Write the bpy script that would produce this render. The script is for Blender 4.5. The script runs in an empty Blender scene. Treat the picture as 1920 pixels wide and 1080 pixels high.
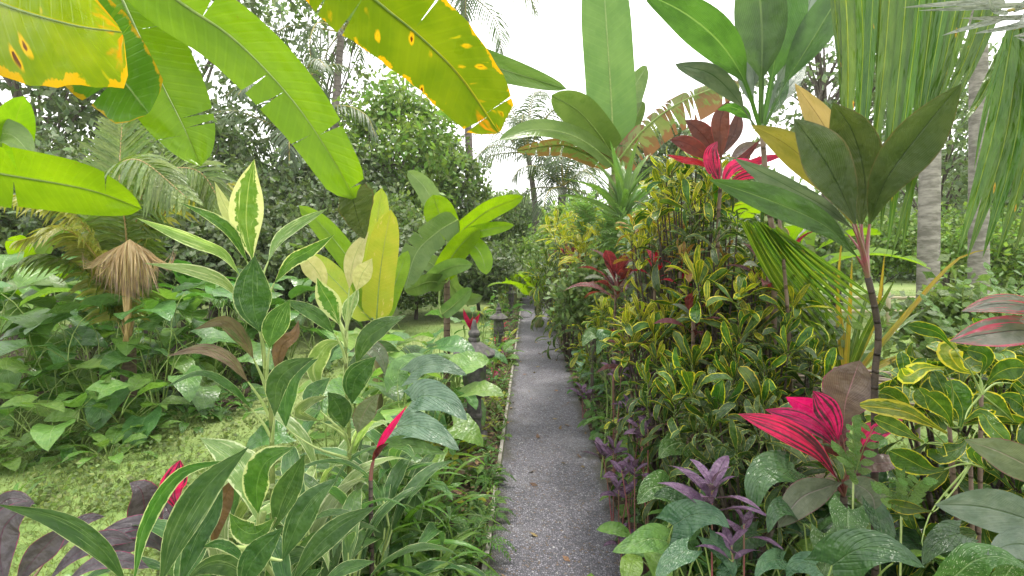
import bpy, math, random
import numpy as np
from mathutils import Vector, Matrix, Euler

random.seed(7)
R = np.random.default_rng(7)
rad = math.radians
scene = bpy.context.scene
col = scene.collection

# ------------------------------------------------------------------ camera, sky, sun, exposure
H = 1.6            # eye height, metres
FPX, CX, HY = 1000.0, 960.0, 471.0
cam_d = bpy.data.cameras.new('camera')
cam = bpy.data.objects.new('camera', cam_d)
col.objects.link(cam)
cam.location = (0, 0, H)
cam.rotation_euler = (rad(90), 0, 0)
cam_d.sensor_fit = 'HORIZONTAL'
cam_d.sensor_width = 36
cam_d.lens = 36 * FPX / 1920
cam_d.shift_y = -(540 - HY) / 1920
cam_d.clip_start = 0.02
cam_d.clip_end = 600
scene.camera = cam

SUN_EL, SUN_AZ = rad(70), rad(35)      # high, beyond the garden and a little to the right
world = bpy.data.worlds.new('World')
scene.world = world
world.use_nodes = True
wn = world.node_tree
wn.nodes.clear()
sky = wn.nodes.new('ShaderNodeTexSky')
sky.sky_type = 'NISHITA'
sky.sun_disc = False
sky.sun_elevation = SUN_EL
sky.sun_rotation = SUN_AZ
sky.air_density = 1.0
sky.dust_density = 6.0
mixw = wn.nodes.new('ShaderNodeMix')
mixw.data_type = 'RGBA'
mixw.inputs[0].default_value = 0.88           # thick even cloud over the clear sky
mixw.inputs[7].default_value = (9.3, 9.25, 9.1, 1)
bgn = wn.nodes.new('ShaderNodeBackground')
bgn.inputs[1].default_value = 0.12
wo = wn.nodes.new('ShaderNodeOutputWorld')
wn.links.new(sky.outputs[0], mixw.inputs[6])
wn.links.new(mixw.outputs[2], bgn.inputs[0])
wn.links.new(bgn.outputs[0], wo.inputs[0])

sun_d = bpy.data.lights.new('sun', 'SUN')
sun_d.energy = 1.5
sun_d.angle = rad(10)
sun_d.color = (1.0, 0.95, 0.86)
sun = bpy.data.objects.new('sun', sun_d)
col.objects.link(sun)
sd = Vector((math.sin(SUN_AZ) * math.cos(SUN_EL), math.cos(SUN_AZ) * math.cos(SUN_EL), math.sin(SUN_EL)))
sun.rotation_euler = sd.to_track_quat('Z', 'Y').to_euler()
sun.location = (6, 10, 20)

vs = scene.view_settings
vs.view_transform = 'Standard'
vs.look = 'None'
vs.gamma = 1
vs.exposure = 1.45
scene.render.engine = 'CYCLES'
cy = scene.cycles
cy.use_denoising = True
cy.max_bounces = 8
cy.diffuse_bounces = 2
cy.transmission_bounces = 6
cy.glossy_bounces = 3
cy.volume_bounces = 1
cy.sample_clamp_indirect = 6

# ------------------------------------------------------------------ helpers
def P(x, y, d):
    """point of the garden d metres ahead, seen at photo pixel x, y"""
    return np.array([(x - CX) / FPX * d, d, H - (y - HY) / FPX * d])

CAM = np.array([0, 0, H])

def tag(o, label=None, cat=None, group=None, kind=None):
    if label: o['label'] = label
    if cat: o['category'] = cat
    if group: o['group'] = group
    if kind: o['kind'] = kind
    return o

def empty(name, loc, label, cat, group=None):
    o = bpy.data.objects.new(name, None)
    col.objects.link(o)
    o.empty_display_size = .05
    o.location = [float(v) for v in loc]
    return tag(o, label, cat, group)

class MB:
    """collects quads with uvs and material indices"""
    def __init__(s): s.v = []; s.f = []; s.u = []; s.m = []; s.n = 0
    def add(s, V, F, U=None, m=0):
        V = np.asarray(V, float); F = np.asarray(F, int)
        s.v.append(V); s.f.append(F + s.n)
        s.u.append(np.zeros((len(V), 2)) if U is None else np.asarray(U, float))
        s.m.append(np.full(len(F), m)); s.n += len(V)
        return s
    def mesh(s, name, mats, off=None, smooth=True):
        V = np.concatenate(s.v); F = np.concatenate(s.f); U = np.concatenate(s.u); M = np.concatenate(s.m)
        if off is not None: V = V - np.asarray(off)
        me = bpy.data.meshes.new(name)
        me.vertices.add(len(V)); me.vertices.foreach_set('co', V.astype(np.float32).ravel())
        me.loops.add(F.size); me.loops.foreach_set('vertex_index', F.astype(np.int32).ravel())
        me.polygons.add(len(F)); me.polygons.foreach_set('loop_start', np.arange(0, F.size, 4, dtype=np.int32))
        me.polygons.foreach_set('material_index', M.astype(np.int32))
        me.polygons.foreach_set('use_smooth', np.full(len(F), smooth))
        uv = me.uv_layers.new(name='UVMap')
        uv.data.foreach_set('uv', U[F.ravel()].astype(np.float32).ravel())
        for m in (mats if isinstance(mats, (list, tuple)) else [mats]): me.materials.append(m)
        me.update(calc_edges=True)
        return me
    def obj(s, name, mats, parent=None, off=None, smooth=True):
        if off is None and parent is not None: off = np.array(parent.location)
        return link(name, s.mesh(name, mats, off, smooth), parent)

def link(name, me, parent=None):
    o = bpy.data.objects.new(name, me)
    col.objects.link(o)
    if parent is not None: o.parent = parent
    return o

def spline(pts, n):
    """Catmull-Rom through pts, n samples evenly by length"""
    p = np.asarray(pts, float)
    if len(p) == 2: return p[0] + (p[1] - p[0]) * np.linspace(0, 1, n)[:, None]
    q = np.vstack([2 * p[0] - p[1], p, 2 * p[-1] - p[-2]])
    out = []
    for i in range(1, len(q) - 2):
        t = np.linspace(0, 1, 14, endpoint=(i == len(q) - 3))[:, None]
        a, b, c, d = q[i - 1], q[i], q[i + 1], q[i + 2]
        out.append(.5 * (2 * b + (c - a) * t + (2 * a - 5 * b + 4 * c - d) * t ** 2 + (3 * b - a - 3 * c + d) * t ** 3))
    o = np.vstack(out)
    L = np.r_[0, np.cumsum(np.linalg.norm(np.diff(o, axis=0), axis=1))]
    s = np.linspace(0, L[-1], n)
    return np.stack([np.interp(s, L, o[:, k]) for k in range(3)], 1)

def nrm(a): return a / np.maximum(np.linalg.norm(a, axis=-1, keepdims=True), 1e-9)

def gridF(r, c, wrap=False):
    i = np.arange(r - 1)[:, None]
    cc = c if wrap else c - 1
    j = np.arange(cc)[None]
    a = i * c + j; b = i * c + (j + 1) % c
    return np.stack([a, b, b + c, a + c], -1).reshape(-1, 4)

def tube(mb, pts, r0, r1=None, n=6, m=0, cap=True, rr=None):
    C = np.asarray(pts, float); k = len(C)
    T = nrm(np.gradient(C, axis=0))
    ref = np.array([0, 0, 1.]) if abs(T[:, 2]).mean() < .8 else np.array([1., 0, 0])
    B = nrm(np.cross(T, ref)); N = np.cross(B, T)
    r = np.linspace(r0, r0 if r1 is None else r1, k) if rr is None else np.asarray(rr)
    a = np.linspace(0, 2 * np.pi, n, endpoint=False)
    V = C[:, None] + (B[:, None] * np.cos(a)[None, :, None] + N[:, None] * np.sin(a)[None, :, None]) * r[:, None, None]
    V = V.reshape(-1, 3)
    U = np.stack([np.tile(np.linspace(0, 1, n), k), np.repeat(np.linspace(0, 1, k), n)], 1)
    F = gridF(k, n, True)
    if cap:
        V = np.vstack([V, C[-1] + T[-1] * r[-1] * .4, C[0] - T[0] * r[0] * .1]); U = np.vstack([U, [.5, 1], [.5, 0]])
        e = k * n; f = []
        for j in range(0, n, 2):
            f.append([(k - 1) * n + j, (k - 1) * n + (j + 1) % n, (k - 1) * n + (j + 2) % n, e])
            f.append([(j + 2) % n, (j + 1) % n, j, e + 1])
        F = np.vstack([F, f])
    return mb.add(V, F, U, m)

def box(mb, c, s, m=0, rot=None):
    x = np.array([[-1, -1, -1], [1, -1, -1], [1, 1, -1], [-1, 1, -1], [-1, -1, 1], [1, -1, 1], [1, 1, 1], [-1, 1, 1]]) * np.asarray(s) / 2
    if rot is not None: x = x @ np.array(rot).T
    return mb.add(x + np.asarray(c), [[0, 3, 2, 1], [4, 5, 6, 7], [0, 1, 5, 4], [1, 2, 6, 5], [2, 3, 7, 6], [3, 0, 4, 7]], None, m)

def lathe(mb, c, prof, n=20, m=0, square=0., ang0=0.):
    """prof: (radius, height) from bottom to top; square > 0 makes n-sided plan"""
    a = np.linspace(0, 2 * np.pi, n, endpoint=False) + ang0
    pr = np.asarray(prof, float)
    V = np.stack([pr[:, 0, None] * np.cos(a), pr[:, 0, None] * np.sin(a), np.repeat(pr[:, 1, None], n, 1)], -1).reshape(-1, 3)
    F = gridF(len(pr), n, True)
    k = len(pr)
    V = np.vstack([V, [0, 0, pr[-1, 1]], [0, 0, pr[0, 1]]]); e = k * n; f = []
    for j in range(0, n, 2):
        f.append([(k - 1) * n + j, (k - 1) * n + (j + 1) % n, (k - 1) * n + (j + 2) % n, e])
        f.append([(j + 2) % n, (j + 1) % n, j, e + 1])
    return mb.add(V + np.asarray(c), np.vstack([F, f]), None, m)

def ss(x, a, b):
    t = np.clip((x - a) / (b - a), 0, 1); return t * t * (3 - 2 * t)

PROF = {
    'banana': lambda t: np.sqrt(np.clip(1 - (1 - np.minimum(t / .16, 1)) ** 2, 0, 1)) * np.clip(1 - np.clip((t - .55) / .45, 0, 1) ** 2.3, 0, 1) ** .62,
    'cut': lambda t: np.sqrt(np.clip(1 - (1 - np.minimum(t / .16, 1)) ** 2, 0, 1)) * np.clip(1 - .42 * np.clip((t - .5) / .5, 0, 1) ** 2 - .5 * ss(t, .95, 1.0), 0, 1),
    'lance': lambda t: np.sin(np.pi * np.clip(t, 0, 1) ** .98) ** 1.12 * .96 + .04 * (1 - t),
    'ti': lambda t: np.sin(np.pi * np.clip(t, 0, 1) ** 1.28) ** .92 * .95 + .05 * (1 - t),
    'pet': lambda t: np.where(t < .28, .1, .1 + .9 * np.sin(np.pi * np.clip((t - .28) / .72, 0, 1) ** .85) ** .85) * (1 - .9 * ss(t, .97, 1.)),
    'oval': lambda t: np.sin(np.pi * np.clip(t, 0, 1) ** .8) ** .75,
    'heart': lambda t: (.62 + .38 * ss(t, 0, .22)) * np.clip(1 - t, 0, 1) ** .72 * 1.12,
    'strap': lambda t: (.65 + .35 * ss(t, 0, .3)) * np.clip(1 - t ** 2.6, 0, 1),
    'spoon': lambda t: (.16 + .84 * ss(t, .05, .68)) * np.sqrt(np.clip(1 - np.clip((t - .74) / .27, 0, 1) ** 2, 0, 1)),
    'leaflet': lambda t: (.5 + .5 * ss(t, 0, .12)) * np.clip(1 - t ** 3, 0, 1),
}

def blade(mb, C, N0, w, prof='lance', roll=0., fold=.2, curl=0., wave=0., wf=3., nw=3, tears=0, gap=.012, lobe=0., rag=0., m=0, rng=R, droop=0., twist=0.):
    C = np.asarray(C, float); n = len(C); tt = np.linspace(0, 1, n)
    L = np.linalg.norm(np.diff(C, axis=0), axis=1).sum()
    T = nrm(np.gradient(C, axis=0))
    B = nrm(np.cross(T, N0)); N = np.cross(B, T)
    if roll or twist:
        ra = roll + twist * (tt - .45)
        c, s_ = np.cos(ra)[:, None], np.sin(ra)[:, None]
        B, N = B * c + N * s_, N * c - B * s_
    ph = rng.uniform(0, 6.28, 4)
    pf = PROF[prof]
    ip = lambda A, t: np.stack([np.interp(t, tt, A[:, k]) for k in range(3)], -1)
    def pos(t, s, k=0.):
        a = np.abs(s); sg = np.where(s > 0, 1., -1.)
        h = w / 2 * pf(t)
        if rag: h = h * (1 + rag * (np.sin(t * 31 + ph[0] + sg) * .5 + np.sin(t * 73 + ph[1] * sg) * .35 + np.sin(t * 17 + ph[2] * sg) * .5))
        o = (fold * a + (curl + k) * a * a) * h + wave * w * a ** 2 * np.sin(wf * 6.28 * t + ph[3] + sg * 1.3) * np.sin(np.pi * np.clip(t, 0, 1)) * .5
        q = ip(C, t) + ip(B, t) * (s * h * math.cos(min(abs(fold), 1.2) * .7))[..., None] + ip(N, t) * o[..., None]
        if droop: q[..., 2] -= droop * a ** 2 * h
        if lobe: q = q - ip(T, t) * (lobe * L * a ** 1.4 * (1 - t) ** 4)[..., None]
        return q
    if not tears:
        S = np.linspace(-1, 1, 2 * nw + 1)
        t, s = np.meshgrid(tt, S, indexing='ij')
        mb.add(pos(t, s).reshape(-1, 3), gridF(n, 2 * nw + 1), np.stack([(s + 1) / 2, t], -1).reshape(-1, 2), m)
    else:
        for sg in (-1, 1):
            cut = np.sort(rng.uniform(.06, .97, tears)); e = np.r_[0, cut, 1]
            for i in range(len(e) - 1):
                k = max(3, int(n * (e[i + 1] - e[i])) + 2)
                S = np.linspace(0, 1, nw + 1) * sg
                r, s = np.meshgrid(np.linspace(0, 1, k), S, indexing='ij')
                g = gap * rng.uniform(.2, 1.6) * np.abs(s) ** 1.5
                t = np.clip((e[i] + g * (i > 0)) * (1 - r) + (e[i + 1] - g * (i < len(e) - 2)) * r, 0, 1)
                f = gridF(k, nw + 1)
                if sg < 0: f = f[:, ::-1]
                mb.add(pos(t, s, rng.uniform(-.12, .12)).reshape(-1, 3), f, np.stack([(s + 1) / 2, t], -1).reshape(-1, 2), m)
    return mb

# ------------------------------------------------------------------ materials
class G:
    def __init__(s, name):
        s.mat = bpy.data.materials.new(name); s.mat.use_nodes = True
        s.t = s.mat.node_tree; s.t.nodes.clear()
        s.out = s.n('ShaderNodeOutputMaterial')
    def n(s, k): return s.t.nodes.new(k)
    def set(s, i, v):
        if isinstance(v, bpy.types.NodeSocket): s.t.links.new(v, i)
        elif v is not None:
            if isinstance(v, (tuple, list)) and i.type == 'RGBA' and len(v) == 3: v = (*v, 1)
            i.default_value = v
    def m(s, op, a, b=None, c=None):
        x = s.n('ShaderNodeMath'); x.operation = op
        for k, v in enumerate((a, b, c)):
            if v is not None: s.set(x.inputs[k], v)
        return x.outputs[0]
    def mix(s, f, a, b, blend='MIX'):
        x = s.n('ShaderNodeMix'); x.data_type = 'RGBA'; x.blend_type = blend
        s.set(x.inputs[0], f); s.set(x.inputs[6], a); s.set(x.inputs[7], b)
        return x.outputs[2]
    def step(s, v, a, b, lo=0., hi=1.):
        x = s.n('ShaderNodeMapRange'); x.interpolation_type = 'SMOOTHSTEP'
        s.set(x.inputs[0], v)
        for k, q in zip((1, 2, 3, 4), (a, b, lo, hi)): s.set(x.inputs[k], q)
        return x.outputs[0]
    def xyz(s, x, y, z):
        c = s.n('ShaderNodeCombineXYZ')
        for k, v in enumerate((x, y, z)): s.set(c.inputs[k], v)
        return c.outputs[0]
    def noise(s, vec, scale, det=3., rough=.55):
        x = s.n('ShaderNodeTexNoise'); s.set(x.inputs['Vector'], vec)
        x.inputs['Scale'].default_value = scale; x.inputs['Detail'].default_value = det; x.inputs['Roughness'].default_value = rough
        return x.outputs[0]
    def vor(s, vec, scale, feat='F1', out=0):
        x = s.n('ShaderNodeTexVoronoi'); x.feature = feat; s.set(x.inputs['Vector'], vec); x.inputs['Scale'].default_value = scale
        return x.outputs[out]
    def obj(s): return s.n('ShaderNodeTexCoord').outputs['Object']
    def bump(s, h, st, dist=.01):
        b = s.n('ShaderNodeBump'); b.inputs['Strength'].default_value = st; b.inputs['Distance'].default_value = dist
        s.set(b.inputs['Height'], h); return b.outputs[0]
    def bsdf(s, colr, rough=.5, spec=.5, normal=None, **kw):
        b = s.n('ShaderNodeBsdfPrincipled')
        s.set(b.inputs['Base Color'], colr); s.set(b.inputs['Roughness'], rough)
        s.set(b.inputs['Specular IOR Level'], spec)
        if normal is not None: s.set(b.inputs['Normal'], normal)
        return b.outputs[0]
    def done(s, sh): s.t.links.new(sh, s.out.inputs[0]); return s.mat

def leafmat(name, a, b, mid=None, mw=.05, vein=(14, .5, .35), edge=None, ew=.15, en=.5, blot=None, bt=.56, bsc=(3., 5.), blot2=None, bt2=.6,
            spot=None, spn=7., spr=.12, tr=.38, ro=.36, tg=(1.25, 1.35, .7), val=.25, hue=.03, isl=False, bump=.55, under=None, spec=.5, tipc=None, tip0=.8):
    g = G(name)
    uv = g.n('ShaderNodeUVMap'); sp = g.n('ShaderNodeSeparateXYZ'); g.set(sp.inputs[0], uv.outputs[0])
    u, v = sp.outputs[0], sp.outputs[1]
    s = g.m('ABSOLUTE', g.m('MULTIPLY_ADD', u, 2., -1.))
    rnd = g.n('ShaderNodeNewGeometry').outputs['Random Per Island'] if isl else g.n('ShaderNodeObjectInfo').outputs['Random']
    rz = g.m('MULTIPLY', rnd, 53.)
    c = g.mix(g.step(g.noise(g.xyz(g.m('MULTIPLY', u, 1.5), g.m('MULTIPLY', v, 4.), rz), 1.6, 4), .35, .65), a, b)
    vn, sl, va = vein
    line = g.m('SINE', g.m('MULTIPLY', g.m('SUBTRACT', v, g.m('MULTIPLY', s, sl / 3.)), vn * 6.283))
    fine = g.noise(g.xyz(g.m('MULTIPLY', s, .6), g.m('MULTIPLY', g.m('SUBTRACT', v, g.m('MULTIPLY', s, sl / 3.)), vn * 5.), rz), 1., 2)
    vf = g.step(line, .55, 1.)
    hgt = g.m('SUBTRACT', g.m('MULTIPLY', fine, .6), vf)
    c = g.mix(g.m('MULTIPLY', vf, va * .45), c, g.mix(1., c, (1.7, 1.6, 1.5), 'MULTIPLY'))
    c = g.mix(g.m('MULTIPLY', g.step(fine, .45, .75), va * .7), c, g.mix(1., c, (.62, .7, .6), 'MULTIPLY'))
    if blot is not None:
        f = g.noise(g.xyz(g.m('MULTIPLY', u, bsc[0]), g.m('MULTIPLY', g.m('SUBTRACT', v, g.m('MULTIPLY', s, sl / 3.)), bsc[1]), g.m('ADD', rz, 9.)), 1.6, 4, .62)
        c = g.mix(g.step(f, bt, bt + .07), c, blot)
    if edge is not None:
        e = g.noise(g.xyz(g.m('MULTIPLY', u, 2.), g.m('MULTIPLY', v, 9.), g.m('ADD', rz, 3.)), 1.7, 4, .6)
        x = g.m('MULTIPLY_ADD', g.m('SUBTRACT', e, .5), en, s)
        c = g.mix(g.step(x, 1 - ew - .03, 1 - ew + .03), c, edge)
    if blot2 is None and not isl: blot2, bt2 = (.17, .11, .035), .715      # brown flecks of wear
    if blot2 is not None:
        f = g.noise(g.xyz(g.m('MULTIPLY', u, 3.), g.m('MULTIPLY', v, 7.), g.m('ADD', rz, 29.)), 2.4, 5, .7)
        c = g.mix(g.step(f, bt2, bt2 + .05), c, blot2)
    if spot is not None:
        vv = g.xyz(g.m('MULTIPLY', u, spn * .16), g.m('MULTIPLY', g.m('SUBTRACT', v, g.m('MULTIPLY', s, sl / 3.)), spn), rz)
        d = g.vor(vv, 1.); wob = g.noise(vv, 4., 3)
        d = g.m('MULTIPLY_ADD', g.m('SUBTRACT', wob, .5), .22, d)
        gate = g.step(g.noise(vv, .7, 1), .42, .5)
        halo = g.m('MULTIPLY', g.step(d, spr, spr * 1.9, 1., 0.), gate)
        c = g.mix(halo, c, (.55, .33, .012))
        c = g.mix(g.m('MULTIPLY', g.step(d, spr * .6, spr * .95, 1., 0.), gate), c, spot)
    if tipc is not None:
        e = g.noise(g.xyz(g.m('MULTIPLY', u, 3.), g.m('MULTIPLY', v, 6.), rz), 1.5, 3)
        c = g.mix(g.step(g.m('MULTIPLY_ADD', g.m('SUBTRACT', e, .5), .5, v), tip0, tip0 + .1), c, tipc)
    if mid is not None:
        c = g.mix(g.step(s, mw * .5, mw, 1., 0.), c, mid)
        hgt = g.m('ADD', hgt, g.step(s, 0., mw * 1.5, -1.5, 0.))
    hs = g.n('ShaderNodeHueSaturation')
    rr = g.m('FRACT', g.m('MULTIPLY', rnd, 7.31))
    g.set(hs.inputs['Hue'], g.m('MULTIPLY_ADD', rr, hue, .5 - hue / 2))
    g.set(hs.inputs['Value'], g.m('MULTIPLY_ADD', rnd, val * 2, 1 - val))
    g.set(hs.inputs['Color'], c)
    c = hs.outputs[0]
    ct = c
    if under is not None:
        bf = g.n('ShaderNodeNewGeometry').outputs['Backfacing']
        c = g.mix(g.m('MULTIPLY', bf, .75), c, under)
    und = g.noise(g.xyz(g.m('MULTIPLY', u, 1.6), g.m('MULTIPLY', v, 5.), g.m('ADD', rz, 17.)), 1.4, 2)
    b0 = g.n('ShaderNodeBump'); b0.inputs['Strength'].default_value = .5; b0.inputs['Distance'].default_value = .03; g.set(b0.inputs['Height'], und)
    b1 = g.n('ShaderNodeBump'); b1.inputs['Strength'].default_value = bump; b1.inputs['Distance'].default_value = .004; g.set(b1.inputs['Height'], hgt); g.set(b1.inputs['Normal'], b0.outputs[0])
    nb = b1.outputs[0]
    p = g.bsdf(c, g.m('MULTIPLY_ADD', und, .3, ro - .2), spec, nb)
    t = g.n('ShaderNodeBsdfTranslucent')
    g.set(t.inputs[0], g.mix(1., ct, tg, 'MULTIPLY'))
    ms = g.n('ShaderNodeMixShader'); ms.inputs[0].default_value = tr
    g.t.links.new(p, ms.inputs[1]); g.t.links.new(t.outputs[0], ms.inputs[2])
    return g.done(ms.outputs[0])

def plainmat(name, a, b, scale=8., ro=.7, bump=.4, stretch=(1, 1, 1), c3=None, t3=.6, spec=.35, rings=0, uvs=False, bd=.01):
    g = G(name)
    mp = g.n('ShaderNodeMapping'); g.set(mp.inputs[0], g.n('ShaderNodeTexCoord').outputs['UV' if uvs else 'Object'])
    mp.inputs['Scale'].default_value = stretch
    n = g.noise(mp.outputs[0], scale, 6, .62)
    c = g.mix(g.step(n, .35, .65), a, b)
    h = n
    if rings:
        sp = g.n('ShaderNodeSeparateXYZ'); g.set(sp.inputs[0], g.n('ShaderNodeTexCoord').outputs['UV'])
        w = g.m('SINE', g.m('MULTIPLY', g.m('MULTIPLY_ADD', n, .012, sp.outputs[1]), rings * 6.283))
        k = g.step(w, .75, 1.)
        c = g.mix(g.m('MULTIPLY', k, .6), c, g.mix(1., c, (.45, .42, .4), 'MULTIPLY')); h = g.m('SUBTRACT', n, k)
    if c3 is not None:
        c = g.mix(g.step(g.noise(g.obj(), scale * .45, 4), t3, t3 + .1), c, c3)
    return g.done(g.bsdf(c, ro, spec, g.bump(h, bump, bd)))
M = {}
def lm(k, *a, **kw): M[k] = leafmat(k, *a, **kw)
BAN = dict(vein=(30, .22, .2), mw=.035, bump=.2, spec=.3)
lm('banana', (.12, .23, .006), (.155, .275, .008), mid=(.16, .25, .03), tr=.52, tg=(1.75, 1.7, .35), val=.12, hue=.015, **BAN)
lm('banana_dark', (.07, .17, .015), (.1, .22, .02), mid=(.14, .25, .05), tr=.42, edge=(.42, .26, .01), ew=.05, en=.5, val=.05, hue=.01, **BAN)
lm('banana_spot', (.13, .2, .006), (.2, .26, .008), mid=(.3, .3, .03), tr=.48, edge=(.5, .29, .006), ew=.07, en=1.1, spot=(.09, .025, .008), spn=15, spr=.13,
   blot=(.3, .29, .01), bt=.64, bsc=(1.2, 16.), tg=(1.6, 1.5, .4), val=.04, hue=.01, tipc=(.5, .2, .008), tip0=.97, **BAN)
lm('banana_olive', (.085, .15, .006), (.125, .19, .008), mid=(.3, .3, .03), tr=.48, edge=(.5, .29, .006), ew=.035, en=1.0, spot=(.09, .025, .008), spn=19, spr=.13,
   blot=(.3, .29, .01), bt=.67, bsc=(1.2, 16.), tg=(1.6, 1.5, .4), val=.04, hue=.01, tipc=(.5, .2, .008), tip0=.97, **BAN)
lm('banana_green', (.1, .175, .045), (.135, .215, .06), mid=(.22, .3, .13), tr=.4, under=(.18, .25, .14), val=.15, **BAN)
lm('banana_yellow', (.36, .38, .05), (.3, .36, .04), mid=(.4, .42, .12), tr=.45, tg=(1.3, 1.3, .6), val=.12, blot=(.5, .45, .16), bt=.62, **BAN)
lm('banana_torn', (.12, .17, .05), (.18, .2, .08), mid=(.3, .3, .14), tr=.4, blot=(.17, .1, .05), bt=.5, bsc=(1.5, 14.), edge=(.2, .1, .05), ew=.3, en=1., val=.1, **BAN)
lm('ti_green', (.05, .12, .025), (.08, .18, .035), mid=(.16, .26, .08), vein=(20, 2.2, .4), tr=.38, ro=.3, under=(.16, .22, .13))
lm('ti_olive', (.05, .075, .02), (.075, .1, .03), mid=(.03, .05, .015), mw=.035, vein=(16, 2.4, .45), tr=.3, ro=.33, edge=(.11, .09, .035), ew=.05, en=.2, val=.1, under=(.085, .1, .045))
lm('ti_tan', (.32, .24, .09), (.38, .28, .12), mid=(.16, .11, .04), mw=.03, vein=(22, 2.4, .3), tr=.5, tg=(1.2, 1.1, .8), val=.06)
lm('ti_gold', (.18, .17, .03), (.24, .21, .045), mid=(.12, .1, .02), mw=.03, vein=(22, 2.4, .35), tr=.45, tg=(1.3, 1.2, .7), val=.06)
lm('ti_silver', (.12, .17, .13), (.18, .23, .18), mid=(.07, .12, .06), vein=(18, 2.4, .3), tr=.2, ro=.25, val=.1, under=(.06, .09, .03))
lm('burgundy', (.085, .025, .03), (.13, .04, .04), mid=(.25, .06, .07), vein=(18, 2.2, .4), tr=.35, tg=(1.8, .9, .7), ro=.3, edge=(.28, .04, .07), ew=.06, en=.3, val=.25)
lm('red_brown', (.085, .04, .035), (.12, .05, .04), mid=(.06, .02, .02), vein=(18, 2.2, .4), tr=.36, tg=(1.8, .9, .7), ro=.28, edge=(.2, .05, .05), ew=.08, en=.3)
lm('pink', (.72, .03, .17), (.52, .03, .14), edge=(.66, .03, .16), ew=.1, en=.3, blot=(.085, .04, .05), bt=.475, bsc=(5., .8), mid=(.4, .04, .12), vein=(14, 2.4, .4), tr=.36, tg=(1.5, .8, .9), ro=.3, val=.12, hue=.02)
lm('magenta', (.8, .02, .19), (.66, .015, .15), mid=(.5, .03, .1), vein=(14, 2.4, .4), tr=.36, tg=(1.5, .8, .9), ro=.3, val=.1, hue=.02, blot=(.3, .015, .07), bt=.6, bsc=(6.5, 1.1))
lm('red', (.5, .012, .06), (.36, .012, .065), mid=(.3, .01, .03), vein=(14, 2.4, .4), tr=.28, tg=(1.5, .8, .8), ro=.3, blot=(.14, .015, .025), bt=.57, bsc=(6., 1.2), val=.15, hue=.03)
lm('pink_stripe', (.14, .15, .12), (.2, .19, .16), mid=(.08, .08, .07), vein=(14, 2.6, .4), tr=.3, ro=.25, blot=(.6, .07, .15), bt=.55, bsc=(6., 1.2), edge=(.6, .05, .13), ew=.06, en=.25, val=.08)
lm('brown_grey', (.12, .085, .075), (.17, .125, .1), mid=(.3, .16, .18), mw=.03, vein=(16, 2.2, .45), tr=.25, ro=.28, edge=(.28, .07, .13), ew=.035, en=.15, val=.08)
lm('grey_green', (.11, .14, .085), (.15, .18, .11), mid=(.2, .18, .15), vein=(16, 2.2, .35), tr=.25, ro=.22, edge=(.2, .08, .09), ew=.04, en=.2, val=.12)
lm('purple_dark', (.075, .062, .078), (.12, .1, .12), mid=(.12, .06, .09), vein=(15, 2.4, .45), tr=.2, ro=.25, edge=(.3, .05, .13), ew=.05, en=.2, val=.15, hue=.02)
lm('varieg', (.05, .135, .018), (.09, .2, .03), mid=(.14, .26, .06), vein=(13, 2.6, .4), tr=.36, edge=(.56, .6, .3), ew=.14, en=.55, blot=(.3, .42, .13), bt=.66, bsc=(3., 2.5), ro=.32, under=(.17, .24, .13))
lm('varieg_cream', (.1, .22, .03), (.14, .26, .04), mid=(.3, .4, .12), vein=(13, 2.6, .3), tr=.4, edge=(.62, .63, .34), ew=.36, en=1.0, blot=(.5, .56, .24), bt=.58, bsc=(4., 2.), ro=.33)
lm('varieg_edge', (.045, .115, .028), (.075, .165, .04), mid=(.12, .22, .07), vein=(13, 2.6, .4), tr=.34, edge=(.52, .6, .3), ew=.045, en=.2, blot=(.2, .3, .12), bt=.6, bsc=(9., .8), ro=.28, under=(.17, .25, .16))
lm('varieg_pale', (.18, .28, .08), (.26, .36, .13), mid=(.3, .4, .2), vein=(13, 2.6, .3), tr=.36, edge=(.6, .65, .38), ew=.12, en=.5, blot=(.46, .52, .26), bt=.56, bsc=(5., 2.), ro=.32)
lm('cream', (.55, .55, .22), (.62, .6, .28), mid=(.4, .46, .16), vein=(13, 2.6, .2), tr=.38, blot=(.26, .38, .08), bt=.64, bsc=(5., 1.6), ro=.36, tg=(1.1, 1.1, .8))
lm('withered', (.14, .1, .07), (.2, .15, .1), mid=(.12, .08, .05), vein=(13, 2.6, .4), tr=.25, blot=(.1, .15, .05), bt=.55, ro=.45, under=(.13, .08, .06))
lm('brown_leaf', (.13, .075, .025), (.18, .1, .035), mid=(.1, .06, .02), vein=(14, 2.5, .4), tr=.35, ro=.45)
lm('croton', (.03, .09, .01), (.075, .16, .014), mid=(.2, .3, .03), mw=.04, vein=(8, 1.5, .3), edge=(.6, .54, .03), ew=.15, en=.45, tr=.28, ro=.25, val=.35, hue=.05)
lm('croton_close', (.045, .11, .012), (.085, .17, .018), mid=(.4, .42, .05), mw=.04, vein=(9, 1.5, .35), edge=(.66, .58, .04), ew=.09, en=.3, tr=.32, ro=.2, val=.25, bump=.6)
lm('croton_yellow', (.13, .2, .015), (.26, .3, .025), mid=(.6, .5, .05), mw=.09, vein=(8, 1.5, .3), edge=(.6, .52, .04), ew=.26, en=.6, tr=.34, ro=.28, val=.3)
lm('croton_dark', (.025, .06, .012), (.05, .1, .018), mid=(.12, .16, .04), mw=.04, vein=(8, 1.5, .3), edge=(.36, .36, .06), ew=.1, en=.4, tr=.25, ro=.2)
lm('croton_orange', (.24, .09, .03), (.2, .15, .03), mid=(.5, .3, .05), vein=(8, 1.5, .3), edge=(.5, .4, .05), ew=.15, en=.6, tr=.3, ro=.28)
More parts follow.
